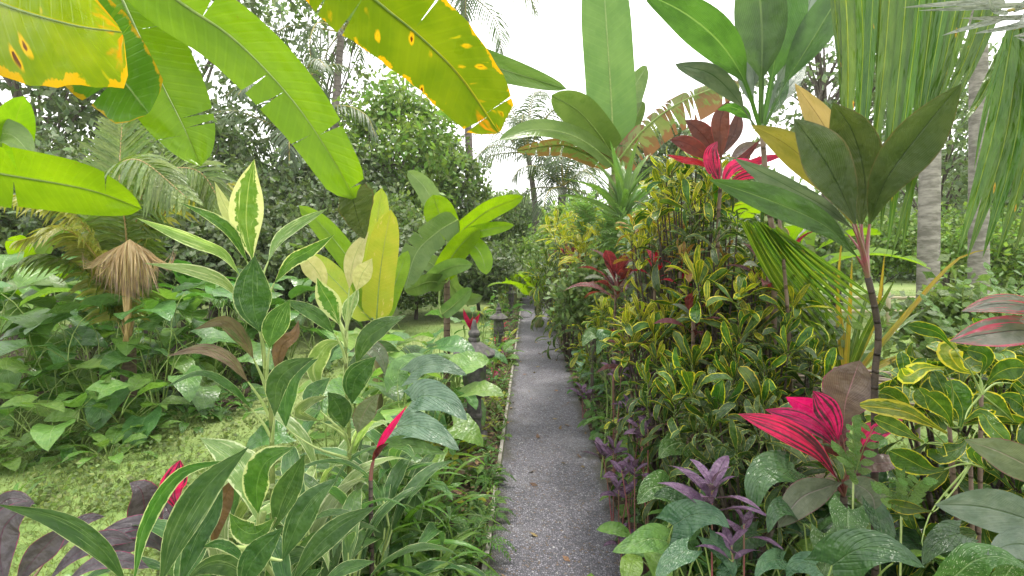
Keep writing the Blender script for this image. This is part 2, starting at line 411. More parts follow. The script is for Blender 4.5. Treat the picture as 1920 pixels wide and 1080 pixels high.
lm('lily', (.055, .145, .022), (.085, .2, .035), mid=(.12, .22, .06), vein=(10, 2., .45), tr=.32, ro=.27, val=.28, under=(.12, .2, .09))
lm('lily_light', (.1, .2, .035), (.14, .26, .05), mid=(.18, .3, .08), vein=(10, 2., .4), tr=.38, ro=.33, val=.22, under=(.16, .26, .1))
lm('lily_yellow', (.24, .3, .02), (.32, .34, .02), mid=(.3, .36, .06), vein=(10, 2., .3), tr=.4, ro=.35, val=.15)
lm('silver_heart', (.08, .15, .09), (.13, .21, .135), mid=(.2, .3, .18), mw=.03, vein=(8, 1.8, .75), tr=.25, ro=.25, val=.12, bump=.8)
lm('taro', (.07, .16, .045), (.11, .23, .06), mid=(.2, .32, .12), mw=.03, vein=(6, 1.6, .55), tr=.34, ro=.34, val=.25, bump=.5, under=(.16, .26, .12))
lm('taro_light', (.15, .28, .06), (.21, .34, .08), mid=(.28, .4, .15), mw=.03, vein=(6, 1.6, .5), tr=.38, ro=.36, val=.18, bump=.5)
lm('dark_heart', (.025, .07, .024), (.04, .1, .03), mid=(.08, .15, .06), mw=.03, vein=(6, 1.8, .55), tr=.22, ro=.2, val=.15, bump=.6)
lm('glossy_heart', (.05, .12, .06), (.08, .165, .08), mid=(.14, .22, .12), mw=.03, vein=(7, 1.8, .5), tr=.22, ro=.18, val=.15, bump=.6)
lm('speckle', (.05, .12, .03), (.08, .17, .045), mid=(.2, .3, .14), vein=(7, 1.8, .4), tr=.3, ro=.28, blot=(.6, .66, .5), bt=.6, bsc=(16., 22.), val=.15)
lm('shield', (.13, .065, .14), (.2, .12, .205), mid=(.1, .08, .1), mw=.06, vein=(10, 1.8, .9), tr=.18, ro=.28, edge=(.07, .06, .09), ew=.08, en=.5, val=.2, hue=.03, bump=.7)
lm('strap', (.08, .17, .025), (.13, .24, .04), mid=(.12, .22, .05), vein=(2, .2, .3), tr=.36, ro=.33, under=(.17, .24, .14))
lm('ribbon', (.07, .16, .02), (.11, .22, .03), mid=(.09, .19, .04), vein=(3, .2, .3), tr=.36, ro=.32)
lm('palm', (.055, .125, .014), (.09, .17, .02), mid=(.22, .3, .05), mw=.09, vein=(3, .2, .35), tr=.45, ro=.33, spot=(.2, .07, .01), spn=6., spr=.06, val=.2, tg=(1.4, 1.35, .6))
lm('palm_dry', (.52, .39, .2), (.6, .47, .27), mid=(.3, .2, .08), mw=.1, vein=(3, .2, .3), tr=.4, ro=.5, isl=True, tg=(1.1, 1., .9), tipc=(.27, .19, .14), tip0=.72)
lm('palm_silver', (.2, .23, .19), (.28, .3, .25), mid=(.34, .35, .3), mw=.1, vein=(3, .2, .3), tr=.3, ro=.35, val=.1, tg=(1., 1., .9))
lm('palm_mid', (.1, .16, .03), (.16, .22, .05), vein=(3, .2, .3), tr=.4, ro=.36, isl=True)
lm('palm_yellow', (.34, .27, .03), (.24, .25, .04), mid=(.45, .32, .05), mw=.1, vein=(3, .2, .3), tr=.42, ro=.36, isl=True, tg=(1.25, 1.15, .6), blot=(.42, .2, .02), bt=.6)
lm('palm_lime', (.2, .23, .045), (.27, .28, .06), mid=(.36, .3, .08), mw=.1, vein=(3, .2, .3), tr=.42, ro=.36, isl=True, tg=(1.25, 1.2, .6))
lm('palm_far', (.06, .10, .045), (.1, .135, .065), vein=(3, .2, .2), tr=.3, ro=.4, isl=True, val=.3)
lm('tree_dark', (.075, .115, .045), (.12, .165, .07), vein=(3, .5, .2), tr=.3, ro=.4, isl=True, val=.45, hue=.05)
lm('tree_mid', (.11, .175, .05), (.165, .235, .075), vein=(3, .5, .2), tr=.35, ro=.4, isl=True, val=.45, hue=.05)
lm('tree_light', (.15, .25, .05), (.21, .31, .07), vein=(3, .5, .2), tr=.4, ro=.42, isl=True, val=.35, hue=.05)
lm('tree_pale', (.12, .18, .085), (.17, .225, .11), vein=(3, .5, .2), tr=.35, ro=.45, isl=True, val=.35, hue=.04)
lm('feather', (.12, .22, .06), (.17, .28, .08), vein=(3, .5, .2), tr=.4, ro=.42, isl=True, val=.3, hue=.04)
lm('grass_blade', (.16, .215, .065), (.23, .275, .095), vein=(3, .2, .2), tr=.4, ro=.5, isl=True, val=.35, hue=.05)
lm('ground_leaf', (.15, .21, .065), (.23, .29, .1), vein=(4, 1., .3), tr=.35, ro=.45, isl=True, val=.4, hue=.05)
lm('litter', (.16, .1, .05), (.26, .17, .08), mid=(.1, .06, .03), vein=(6, 1., .4), tr=.15, ro=.6, isl=True, val=.5, hue=.06)
lm('fern', (.05, .13, .022), (.08, .18, .03), vein=(3, .5, .2), tr=.35, ro=.36, isl=True, val=.25)
M['petiole'] = plainmat('petiole', (.16, .24, .05), (.24, .32, .09), 30, .4, .1)
M['petiole_pale'] = plainmat('petiole_pale', (.32, .42, .13), (.42, .5, .2), 30, .4, .1)
M['petiole_pink'] = plainmat('petiole_pink', (.26, .06, .08), (.18, .12, .07), 12, .35, .1)
M['petiole_dark'] = plainmat('petiole_dark', (.05, .03, .025), (.09, .05, .035), 20, .5, .2)
M['stem_green'] = plainmat('stem_green', (.12, .18, .04), (.2, .24, .07), 25, .45, .3, rings=14)
M['stem_dark'] = plainmat('stem_dark', (.035, .026, .02), (.07, .05, .035), 25, .65, .8, rings=26, c3=(.12, .1, .08))
M['stem_brown'] = plainmat('stem_brown', (.11, .075, .05), (.17, .12, .085), 18, .7, .7, rings=20)
M['banana_stem'] = plainmat('banana_stem', (.16, .14, .06), (.1, .13, .04), 9, .55, .4, stretch=(1, 1, .2), c3=(.09, .05, .03), t3=.55)
M['bark'] = plainmat('bark', (.07, .055, .045), (.13, .11, .09), 9, .85, .9, stretch=(1, 1, .35))
M['coco_bark'] = plainmat('coco_bark', (.13, .12, .1), (.27, .25, .22), 5, .9, .5, stretch=(1, 1, 3.5), c3=(.2, .22, .15), t3=.6)
M['coco_far'] = plainmat('coco_far', (.13, .11, .1), (.2, .17, .15), 7, .85, .8, rings=55)
M['rachis'] = plainmat('rachis', (.26, .24, .06), (.36, .3, .09), 14, .45, .2)
M['rachis_tan'] = plainmat('rachis_tan', (.34, .22, .09), (.42, .3, .13), 14, .5, .2)
M['stone'] = plainmat('stone', (.06, .055, .055), (.13, .12, .115), 22, .88, 1., c3=(.075, .1, .045), t3=.54)
M['dry_stick'] = plainmat('dry_stick', (.15, .12, .095), (.26, .21, .165), 14, .8, .6, stretch=(.3, 1, 1))
M['bamboo'] = plainmat('bamboo', (.3, .26, .16), (.4, .35, .22), 8, .5, .2)
M['cord_root'] = plainmat('cord_root', (.1, .07, .05), (.05, .04, .03), 12, .85, .9)

def ground_mat(name, a, b, c, sc, bump):
    g = G(name); o = g.obj()
    n = g.noise(o, sc, 8, .65); n2 = g.noise(o, sc * .12, 4); n3 = g.noise(o, sc * 9, 3)
    k = g.mix(g.step(n, .35, .68), a, b); k = g.mix(g.m('MULTIPLY', g.step(n2, .42, .62), .75), k, c)
    return g.done(g.bsdf(k, .9, .2, g.bump(g.m('ADD', n, g.m('MULTIPLY', n3, .6)), bump, .03)))
M['ground'] = ground_mat('ground', (.12, .19, .05), (.18, .25, .075), (.22, .26, .1), 3.5, .8)
M['soil'] = ground_mat('soil', (.035, .024, .017), (.07, .05, .034), (.1, .075, .05), 7, 1.)
def path_mat():
    g = G('pebble_wash'); o = g.obj()
    v = g.n('ShaderNodeTexVoronoi'); g.set(v.inputs['Vector'], o); v.inputs['Scale'].default_value = 84
    w = g.n('ShaderNodeTexVoronoi'); w.feature = 'DISTANCE_TO_EDGE'; g.set(w.inputs['Vector'], o); w.inputs['Scale'].default_value = 84
    sp = g.n('ShaderNodeSeparateXYZ'); g.set(sp.inputs[0], v.outputs['Color'])
    k = g.mix(sp.outputs[0], (.09, .087, .108), (.29, .278, .325))
    k = g.mix(g.step(sp.outputs[1], .93, .98), k, (.38, .37, .39))
    k = g.mix(g.step(sp.outputs[2], .9, .96), k, (.16, .12, .1))
    k = g.mix(g.step(w.outputs['Distance'], .03, .14, 1., 0.), k, (.055, .053, .063))
    st = g.noise(o, 1.3, 6, .6)
    k = g.mix(g.m('MULTIPLY', g.step(st, .5, .72), .5), k, (.34, .33, .35))
    st2 = g.noise(o, .7, 5, .7)
    k = g.mix(g.m('MULTIPLY', g.step(st2, .52, .66), .4), k, (.09, .09, .095))
    q = g.n('ShaderNodeSeparateXYZ'); g.set(q.inputs[0], o)
    s = g.m('DIVIDE', g.m('SUBTRACT', q.outputs[0], g.m('MULTIPLY_ADD', q.outputs[1], .0308, -.2)), .74)      # 0..1 across the slab
    e = g.m('ABSOLUTE', g.m('MULTIPLY_ADD', s, 2., -1.))
    dn = g.noise(o, 5., 6, .7)
    k = g.mix(g.m('MULTIPLY', g.step(g.m('MULTIPLY_ADD', g.m('SUBTRACT', dn, .5), 1.1, e), .72, 1.02), .8), k, (.062, .058, .042))     # soil and moss along the edges
    h = g.step(w.outputs['Distance'], 0., .3)
    h = g.m('MULTIPLY_ADD', sp.outputs[1], .4, h)
    ro = g.m('MULTIPLY_ADD', st, .35, .5)
    return g.done(g.bsdf(k, ro, .5, g.bump(h, 1., .006)))
M['path'] = path_mat()
M['kerb'] = plainmat('kerb', (.2, .185, .16), (.32, .3, .265), 9, .85, .8, c3=(.1, .1, .06), t3=.52)

# ------------------------------------------------------------------ leaf by traced spine
def spine(spec, d0, d1, sag=0.):
    q = [tuple(float(k) for k in p.split(',')) for p in spec.split()]
    n = len(q)
    return [P(a[0], a[1], a[2] if len(a) > 2 else d0 + (d1 - d0) * i / (n - 1)) for i, a in enumerate(q)]

def leaf(root, spec, w, d0, d1, mat, prof='lance', roll=None, att=None, pet='petiole', pr=.006, name='leaf', nl=18, nw=3, face=None, midrib=None, label=None, **kw):
    """one leaf of plant root along a spine of photo points; w in photo pixels at its depth"""
    base = np.array(root.location)
    pts = spine(spec, d0, d1)
    C = spline(pts, nl)
    mid = C[nl // 2]
    N0 = nrm(CAM - mid) if face is None else nrm(np.asarray(face, float))
    if roll is None: roll = random.uniform(-.4, .4)
    if prof in ('lance', 'pet', 'spoon', 'ti'):
        w = w * .95; kw = {**dict(wave=random.uniform(.02, .09), wf=random.uniform(1.2, 2.4), twist=random.uniform(-.75, .75)), **kw}
    W = w / FPX * (d0 + d1) / 2 / max(.7, math.cos(roll))
    mb = MB()
    blade(mb, C, N0, W, prof, roll, m=0, **{**dict(nw=nw), **kw})
    if att is not None:
        a = np.asarray(att, float); b = C[0]; T = nrm(C[1] - C[0])
        k = np.linalg.norm(b - a)
        tube(mb, spline([a, a * .45 + b * .55 - T * k * .12 + np.array([0, 0, .04 * k]), b - T * k * .02, b], 9), pr * 1.3, pr * .4, 6, 1, cap=False)
    o = mb.obj(name, [M[mat], M[pet]], root, base)
    if label: o['label'] = label
    if midrib:
        m2 = MB(); T = np.gradient(C, axis=0)
        tube(m2, C - N0 * midrib * .3, midrib, midrib * .18, 6)
        m2.obj('midrib', M[pet], o, base)
    return o

def stem(root, pts, r0, r1, mat, n=10, seg=14, name='stem'):
    mb = MB(); tube(mb, spline(pts, seg), r0, r1, n)
    return mb.obj(name, M[mat], root, np.array(root.location))

def base_at(x, d): return np.array([(x - CX) / FPX * d, d, 0.])

# ------------------------------------------------------------------ prefab leaves along +Y
PRE = {}
def prefab(key, mat, prof, bl, w, pl=0., e0=60, e1=-10, n=3, pet='petiole', pr=.004, nl=9, nw=2, er=0., **kw):
    out = []
    rng = np.random.default_rng(abs(hash(key)) % 1000 if False else len(PRE) + 11)
    for i in range(n):
        k = 16; L = pl + bl
        e = np.radians(e0 + (e1 + rng.uniform(-er, er) - e0) * np.linspace(0, 1, k) ** (1.2 if not er else 2.) + rng.uniform(-8, 8))
        st = L / (k - 1)
        y = np.r_[0, np.cumsum(np.cos(e[:-1]) * st)]; z = np.r_[0, np.cumsum(np.sin(e[:-1]) * st)]
        x = np.cumsum(rng.normal(0, .012, k)) * L * .4
        C = spline(np.stack([x, y, z], 1), 40)
        cut = int(40 * pl / L)
        mb = MB()
        tt = np.linspace(cut, 39, nl)
        B = np.stack([np.interp(tt, np.arange(40), C[:, q]) for q in range(3)], 1)
        blade(mb, B, np.array([0, 0, 1.]), w * rng.uniform(.88, 1.12), prof, roll=rng.uniform(-.3, .3), twist=rng.uniform(-.8, .8), rng=rng, nw=nw, m=0, **kw)
        if cut > 1: tube(mb, C[0:cut + 2:max(1, cut // 4)], pr, pr * .7, 4, 1, cap=False)
        out.append(mb.mesh('leaf_mesh', [M[mat], M[pet]]))
    PRE[key] = out

prefab('lily', 'lily', 'oval', .2, .085, .14, 72, -25, fold=.25, wave=.08)
prefab('lily_light', 'lily_light', 'oval', .2, .1, .13, 68, -20, fold=.2, wave=.08)
prefab('lily_yellow', 'lily_yellow', 'oval', .17, .08, .12, 60, -10, fold=.2)
prefab('silver_heart', 'silver_heart', 'heart', .24, .2, .3, 72, -40, fold=.12, lobe=.2, nw=3, wave=.05)
prefab('taro', 'taro', 'heart', .3, .28, .42, 80, -45, fold=.15, lobe=.22, nw=3, wave=.06)
prefab('taro_light', 'taro_light', 'heart', .28, .27, .38, 78, -35, fold=.15, lobe=.22, nw=3, wave=.06)
prefab('paddle', 'lily_light', 'oval', .42, .24, .3, 84, -42, fold=.2, wave=.06, nl=11)
prefab('paddle_dark', 'lily', 'oval', .4, .22, .3, 82, -42, fold=.2, wave=.06, nl=11)
prefab('dark_heart', 'dark_heart', 'heart', .2, .15, .16, 65, -35, fold=.15, lobe=.2, nw=3)
prefab('glossy_heart', 'glossy_heart', 'heart', .17, .13, .18, 65, -30, fold=.12, lobe=.2, nw=3)
prefab('speckle', 'speckle', 'heart', .15, .1, .14, 65, -30, fold=.15, lobe=.2, nw=3)
prefab('shield', 'shield', 'oval', .12, .042, .01, 30, -25, fold=.25, nl=8, pr=.002)
prefab('croton', 'croton', 'spoon', .18, .042, .015, 20, -30, fold=.35, curl=.1, wave=.12, wf=2, n=7, er=60, pr=.003)
prefab('croton_yellow', 'croton_yellow', 'spoon', .17, .04, .015, 20, -30, fold=.35, wave=.1, wf=2, n=7, er=60, pr=.003)
prefab('croton_dark', 'croton_dark', 'spoon', .17, .032, .015, 15, -40, fold=.35, wave=.15, wf=2, n=7, er=60, pr=.003)
prefab('croton_orange', 'croton_orange', 'spoon', .15, .034, .015, 20, -30, fold=.35, wave=.1, wf=2, n=3, pr=.003)
prefab('croton_big', 'croton_close', 'spoon', .2, .07, .02, 25, -35, fold=.3, wave=.1, wf=2, n=7, er=60, pr=.004, nl=12)
prefab('strap', 'strap', 'strap', .75, .07, .0, 70, 10, fold=.35, nl=12, n=4)
prefab('vstrap', 'varieg_edge', 'lance', .42, .07, .08, 78, -35, fold=.3, wave=.06, nl=12, n=4, pet='petiole_pale', pr=.005)
prefab('vpale', 'varieg_pale', 'lance', .4, .06, .08, 78, -30, fold=.3, wave=.06, nl=12, n=3, pet='petiole_pale', pr=.005)
prefab('ribbon', 'ribbon', 'strap', .36, .03, 0., 75, -45, fold=.3, nl=11, n=4)
prefab('ribbon_light', 'lily_light', 'strap', .32, .04, .02, 70, -30, fold=.3, nl=11, n=4)
prefab('burgundy', 'burgundy', 'lance', .34, .095, .08, 75, 0, fold=.25, pet='petiole_pink', nl=11, n=4)
prefab('red', 'red', 'lance', .26, .06, .06, 75, 5, fold=.3, pet='petiole_pink', nl=10)
prefab('pink', 'pink', 'lance', .28, .075, .06, 75, 5, fold=.25, pet='petiole_pink', nl=10)
prefab('brown_grey', 'grey_green', 'lance', .32, .1, .07, 60, -20, fold=.2, pet='petiole_pink', nl=10)
prefab('banana_far', 'banana_green', 'banana', 1.5, .42, .35, 78, 0, fold=.2, nl=22, nw=2, tears=5, gap=.02, pr=.022, n=4)
prefab('banana_light', 'banana', 'banana', 1.5, .42, .35, 78, 0, fold=.2, nl=22, nw=2, tears=4, gap=.02, pr=.022, n=4)

def inst(root, key, loc, az, tilt=0., sc=1., roll=0., name='leaf'):
    """a leaf of plant root; loc in the plant's own frame"""
    o = link(name, random.choice(PRE[key]), root)
    o.location = [float(v) for v in loc]
    o.rotation_euler = Euler((rad(tilt), rad(roll), az), 'XYZ')
    o.scale = (sc, sc, sc)
    return o

def clump(name, label, cat, x, d, key, n, sc=1., group=None, z=0., spread=.03, tilt=(-15, 20), key2=None, p2=.2, base=None):
    b = base_at(x, d) if base is None else np.asarray(base, float)
    b = b + np.array([0, 0, z])
    root = empty(name, b, label, cat, group)
    a0 = random.uniform(0, 6.28)
    for i in range(n):
        a = a0 + i * 2.39996 + random.uniform(-.2, .2)
        k = key2 if key2 and random.random() < p2 else key
        f = i / max(1, n - 1)
        r = spread * (1 - f) * random.uniform(.6, 1.4)
        inst(root, k, (math.sin(a) * -r, math.cos(a) * r, 0.), a, tilt[0] + (tilt[1] - tilt[0]) * f + random.uniform(-7, 7), sc * random.uniform(.75, 1.12), random.uniform(-12, 12))
    return root

def rosette(root, c, key, n, sc, e_in=75, e_out=-5, lean=None, young=None):
    """whorl of leaves at point c (plant frame), leaning outward; young leaves inside"""
    a0 = random.uniform(0, 6.28)
    la, lg = lean if lean is not None else (random.uniform(0, 6.28), random.uniform(0, 20))
    for i in range(n):
        f = i / max(1, n - 1)
        a = a0 + i * 2.39996
        k = young if young and f > .45 + random.uniform(-.15, .3) else key
        ex, ey = -math.sin(a), math.cos(a)                  # where the leaf points in plan
        dt = -lg * (ex * math.cos(la) + ey * math.sin(la))
        inst(root, k, (c[0], c[1], c[2] - .07 * (1 - f) * sc), a, e_out + (e_in - e_out) * f + dt + random.uniform(-14, 14), sc * (1.15 - .45 * f) * random.uniform(.6, 1.25), random.uniform(-35, 35))

def croton(label, px, py, d, rx, rz, tips, key='croton', n=12, sc=1., key2=None, p2=.0, name='croton_shrub', ry=None, group=None, skirt=1.0, young=None):
    c = P(px, py, d); ry = ry or rx
    b = np.array([c[0], c[1], 0.])
    root = empty(name, b, label, 'shrub', group)
    mb = MB()
    for i in range(tips):
        u = (i + .5) / tips; ph = i * 2.39996 + random.uniform(-.3, .3)
        z = 1 - 1.45 * u; r = math.sqrt(max(0, 1 - z * z))
        k = random.uniform(.72, 1.08)
        q = np.array([math.cos(ph) * r * rx * k, math.sin(ph) * r * ry * k, c[2] + z * rz * k])
        q[2] = max(q[2], .08)
        s0 = np.array([random.uniform(-.04, .04), random.uniform(-.04, .04), 0.])
        m = np.array([q[0] * .35, q[1] * .35, max(.03, q[2] * .5)])
        tube(mb, spline([s0, m, q - np.array([0, 0, .05]), q], 9), .011, .004, 5, 0, cap=False)
        kk = key2 if key2 and random.random() < p2 else key
        rosette(root, q, kk, n, sc * random.uniform(.75, 1.15), lean=(ph, 55 * r * random.uniform(.4, 1.2)), young=young)
    ns = int(skirt * tips)
    for i in range(ns):
        ph = i * 2.39996; z = .12 + (max(.14, c[2] - rz * .55) - .12) * ((i + .5) / ns) + random.uniform(-.05, .05)
        r = rx * (.65 + .35 * math.sin(z * 7 + ph)) * random.uniform(.75, 1.15)
        q = np.array([math.cos(ph) * r, math.sin(ph) * r, max(.08, z)])
        tube(mb, spline([(q[0] * .3, q[1] * .3, max(0., q[2] - .25)), q * [.7, .7, .95], q], 6), .007, .004, 5, 0, cap=False)
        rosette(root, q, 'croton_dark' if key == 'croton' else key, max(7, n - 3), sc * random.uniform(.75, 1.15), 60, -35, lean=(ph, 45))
    mb.obj('stem', M['stem_dark'], root, np.zeros(3))
    return root

def leafy(name, label, cat, b, key, n, sc, tall, group=None, spread=.1, tilt=(-45, 12), key2=None, p2=.2, ns=4):
    """bushy plant: leaves on a few stems from the ground up to height tall"""
    b = np.asarray(b, float); root = empty(name, b, label, cat, group); mb = MB(); S = []
    for k in range(ns):
        a = k * 2.4 + random.uniform(-.4, .4); r = spread * random.uniform(.5, 1.4); hh = tall * random.uniform(.7, 1.1)
        s = spline([(0, 0, 0), (math.cos(a) * r * .5, math.sin(a) * r * .5, hh * .5), (math.cos(a) * r, math.sin(a) * r, hh)], 8)
        tube(mb, s, .008, .004, 5, 0, cap=False); S.append(s)
    a0 = random.uniform(0, 6)
    for i in range(n):
        f = (i / max(1, n - 1)) ** .8; q = S[i % ns][min(7, int(f * 7.99))]
        kk = key2 if key2 and random.random() < p2 else key
        inst(root, kk, q, a0 + i * 2.39996 + random.uniform(-.3, .3), tilt[0] + (tilt[1] - tilt[0]) * f + random.uniform(-10, 10), sc * random.uniform(.75, 1.12), random.uniform(-15, 15))
    mb.obj('stem', M['petiole'], root, np.zeros(3))
    return root

def frond(root, pts, ll, n=34, mat='palm_mid', rmat='rachis', rw=.012, droop=.35, lw=.03, start=.12, fwd=.75, base=None, up=None, name='frond', dens=1., end=.25):
    """pinnate palm frond: rachis and leaflets in one mesh"""
    C = spline(pts, 40); T = nrm(np.gradient(C, axis=0))
    ref = np.array([0, 0, 1.]) if up is None else nrm(np.asarray(up, float))
    B = nrm(np.cross(T, ref) + 1e-6); N = np.cross(B, T)
    mb = MB(); tube(mb, C, rw, rw * .25, 5, 1)
    for i in range(n):
        t = start + (1 - start) * i / (n - 1)
        for sg in (-1, 1):
            if random.random() > dens: continue
            k = t * 39; j = min(int(k), 38)
            p = C[j] + (C[j + 1] - C[j]) * (k - j)
            f = (1 - (abs(t - .4) / .6) ** 2 * (1 - end)) if t > .4 else (.5 + .5 * t / .4)
            L = ll * f * random.uniform(.85, 1.1)
            dr = nrm(B[j] * sg + T[j] * fwd * (.5 + t) + N[j] * random.uniform(-.05, .25))
            s = np.linspace(0, 1, 5)[:, None]
            q = p + dr * L * s + np.array([0, 0, -1.]) * (droop * random.uniform(.7, 1.3)) * L * s ** 2
            blade(mb, q, N[j], lw * random.uniform(.8, 1.1), 'leaflet', fold=.3, nw=1, m=0)
    b = np.array(root.location) if base is None else base
    return mb.obj(name, [M[mat], M[rmat]], root, b)

def leaf_cloud(mb, centers, sig, per, size, rng, asp=.45, m=0):
    """many small pointed leaf faces round the given cluster centres"""
    c = np.repeat(np.asarray(centers), per, 0); n = len(c)
    s = np.repeat(np.broadcast_to(sig, (len(centers),)), per)
    p = c + rng.normal(0, 1, (n, 3)) * s[:, None] * np.array([1, 1, .7])
    d = nrm(rng.normal(0, 1, (n, 3)) + np.array([0, 0, -.35])); nn = nrm(rng.normal(0, 1, (n, 3)) + np.array([0, 0, .8]))
    b = nrm(np.cross(d, nn)); L = size * rng.uniform(.6, 1.35, n)[:, None]
    V = np.stack([p, p + d * L * .5 + b * L * asp * .5, p + d * L, p + d * L * .5 - b * L * asp * .5], 1).reshape(-1, 3)
    U = np.tile(np.array([[.5, 0], [1, .5], [.5, 1], [0, .5]]), (n, 1))
    mb.add(V, np.arange(n * 4).reshape(-1, 4), U, m)

def tree(name, label, px, py, d, rx, rz, nc, per, size, mat, trunk_px=None, tr=.12, cat='tree', group=None, sig=.28, low=-.9, ry=None, tmat='bark', seed=None, shell=.35):
    rng = np.random.default_rng(int(px * 7 + py * 3 + d * 11) % 99991 if seed is None else seed)
    c = P(px, py, d); tx = c[0] if trunk_px is None else (trunk_px - CX) / FPX * d
    b = np.array([tx, d, 0.]); ry = ry or rx
    root = empty(name, b, label, cat, group)
    v = nrm(rng.normal(0, 1, (nc, 3))) * (rng.uniform(shell, 1, nc) ** .6)[:, None]
    v = v[v[:, 2] > low]
    ctr = c + v * np.array([rx, ry, rz])
    ctr[:, 2] = np.maximum(ctr[:, 2], .15)
    mb = MB()
    top = c + np.array([0, 0, -rz * .1])
    trk = spline([b, (b * .6 + top * .4) + rng.normal(0, .1, 3) * rx * .5, top], 14)
    tube(mb, trk, tr, tr * .35, 8)
    for q in ctr[:: max(1, len(ctr) // 26)]:
        k = rng.integers(5, 13)
        tube(mb, spline([trk[k], (trk[k] + q) / 2 + rng.normal(0, .06, 3) * rx + np.array([0, 0, .05 * rx]), q], 7), tr * .3, tr * .05, 5, cap=False)
    mb.obj('trunk', M[tmat], root)
    cb = MB(); leaf_cloud(cb, ctr, sig * rx * rng.uniform(.6, 1.3, len(ctr)) * .6, per, size, rng, .55)
    cb.obj('crown', M[mat], root, smooth=False)
    return root

def coco(name, label, px, py, d, h_px_base, nf, fl, mat='palm_far', tr=.13, lean=0., ll=.8, tmat='coco_far', group=None, lo=-.6, rmat='rachis', crown=True, dens=.95):
    """tall palm; crown at photo point px, py"""
    c = P(px, py, d); b = base_at(h_px_base, d)
    root = empty(name, b, label, 'palm', group)
    stem(root, [b, (b + c) / 2 + np.array([lean, 0, 0]), c], tr * 1.25, tr * .8, tmat, 10, 24, 'trunk')
    a0 = random.uniform(0, 6.28)
    for i in range(nf):
        a = a0 + i * 2.39996; f = i / (nf - 1)
        e = math.radians(80 - 95 * (1 - f) * 1.0 + random.uniform(-8, 8))
        hd = np.array([math.cos(a), math.sin(a), 0.])
        L = fl * random.uniform(.85, 1.1)
        p1 = c + (hd * math.cos(e) + np.array([0, 0, math.sin(e)])) * L * .5
        p2 = p1 + (hd * math.cos(e - .7) + np.array([0, 0, math.sin(e - .7)])) * L * .3
        p3 = p2 + (hd * math.cos(e - 1.5) + np.array([0, 0, math.sin(e - 1.5)])) * L * .22
        frond(root, [c, p1, p2, p3], ll, 30, mat, rmat, .03, .75, .055, .1, dens=dens)
    return root
# ------------------------------------------------------------------ the setting
def sheet(name, xs, ys, z, mat, hump=0.):
    X, Y = np.meshgrid(xs, ys, indexing='ij')
    Z = np.full_like(X, z) + hump * (np.sin(X * 1.7 + Y * .9) * np.sin(Y * 1.3 - X * .5))
    mb = MB(); mb.add(np.stack([X, Y, Z], -1).reshape(-1, 3), gridF(len(xs), len(ys))[:, ::-1])
    return tag(mb.obj(name, M[mat]), kind='structure')
sheet('ground', np.linspace(-150, 150, 40), np.linspace(-30, 270, 40), 0., 'ground')
pl_x = lambda y: -.2 + .0311 * y          # left and right edge of the path
pr_x = lambda y: .54 + .030 * y
def strip(name, y0, y1, fa, fb, z, mat, n=60, wob=0., m=12):
    ys = np.linspace(y0, y1, n); S = np.linspace(0, 1, m)
    V = []
    for y in ys:
        a, b = fa(y), fb(y)
        for s in S: V.append([a + (b - a) * s + (wob * math.sin(y * 5 + s * 9) if 0 < s < 1 or wob else 0), y, z + (.0 if not wob else .012 * math.sin(y * 3 + s * 11))])
    mb = MB(); mb.add(np.array(V), gridF(n, m)[:, ::-1])
    return mb
for nm, fa, fb in (('bed_and_shade_sheet', lambda y: pl_x(y) - max(.38, .85 - .06 * y) - .05 * math.sin(y), lambda y: pl_x(y) - .03), ('bed_and_shade_sheet', lambda y: pr_x(y) - .02, lambda y: 2.3 + .12 * y + .2 * math.sin(y * 1.3))):
    o = strip(nm, -1.5, 18, fa, fb, .018, 'soil', wob=.01).obj(nm, M['soil']); tag(o, kind='structure')
o = strip('bed_and_shade_sheet', 5.3, 11.5, lambda y: -1.02 * y, lambda y: -.47 * y + .25 * math.sin(y * 2.1), .012, 'soil', wob=.01).obj('bed_and_shade_sheet', M['soil']); tag(o, kind='structure')  # dark soil sheet added so the gaps under the undergrowth look deeply shaded
mbp = strip('path', -1.5, 18.6, lambda y: pl_x(y) + .004, pr_x, .035, 'path', m=4)
ys = np.linspace(-1.5, 18.6, 60)
for fx, sg in ((pr_x, -1),):       # side face of the slab on the bed side
    V = []
    for y in ys: V += [[fx(y), y, .035], [fx(y), y, -.02]]
    mbp.add(np.array(V), gridF(60, 2)[:, ::-1])
path = tag(mbp.obj('path', M['path'], smooth=False), kind='structure')
# light concrete edging along the path, cast in short lengths
kerb = bpy.data.objects.new('path_kerb', None); col.objects.link(kerb); tag(kerb, kind='structure')
y = -1.4; kn = 0
while y < 18.4:
    L = 1.18; x0 = pl_x(y) - .014; ang = math.atan(.0311)
    mb = MB(); c, s = math.cos(ang), math.sin(ang)
    box(mb, (x0 + .0311 * L / 2 + random.uniform(-.003, .003), y + L / 2, .015 + random.uniform(-.003, .003)), (.026, L - .012, .06), 0, [[c, s, 0], [-s, c, 0], [0, 0, 1]])
    mb.obj('kerb_stone', M['kerb'], kerb, np.zeros(3), smooth=False)
    y += L

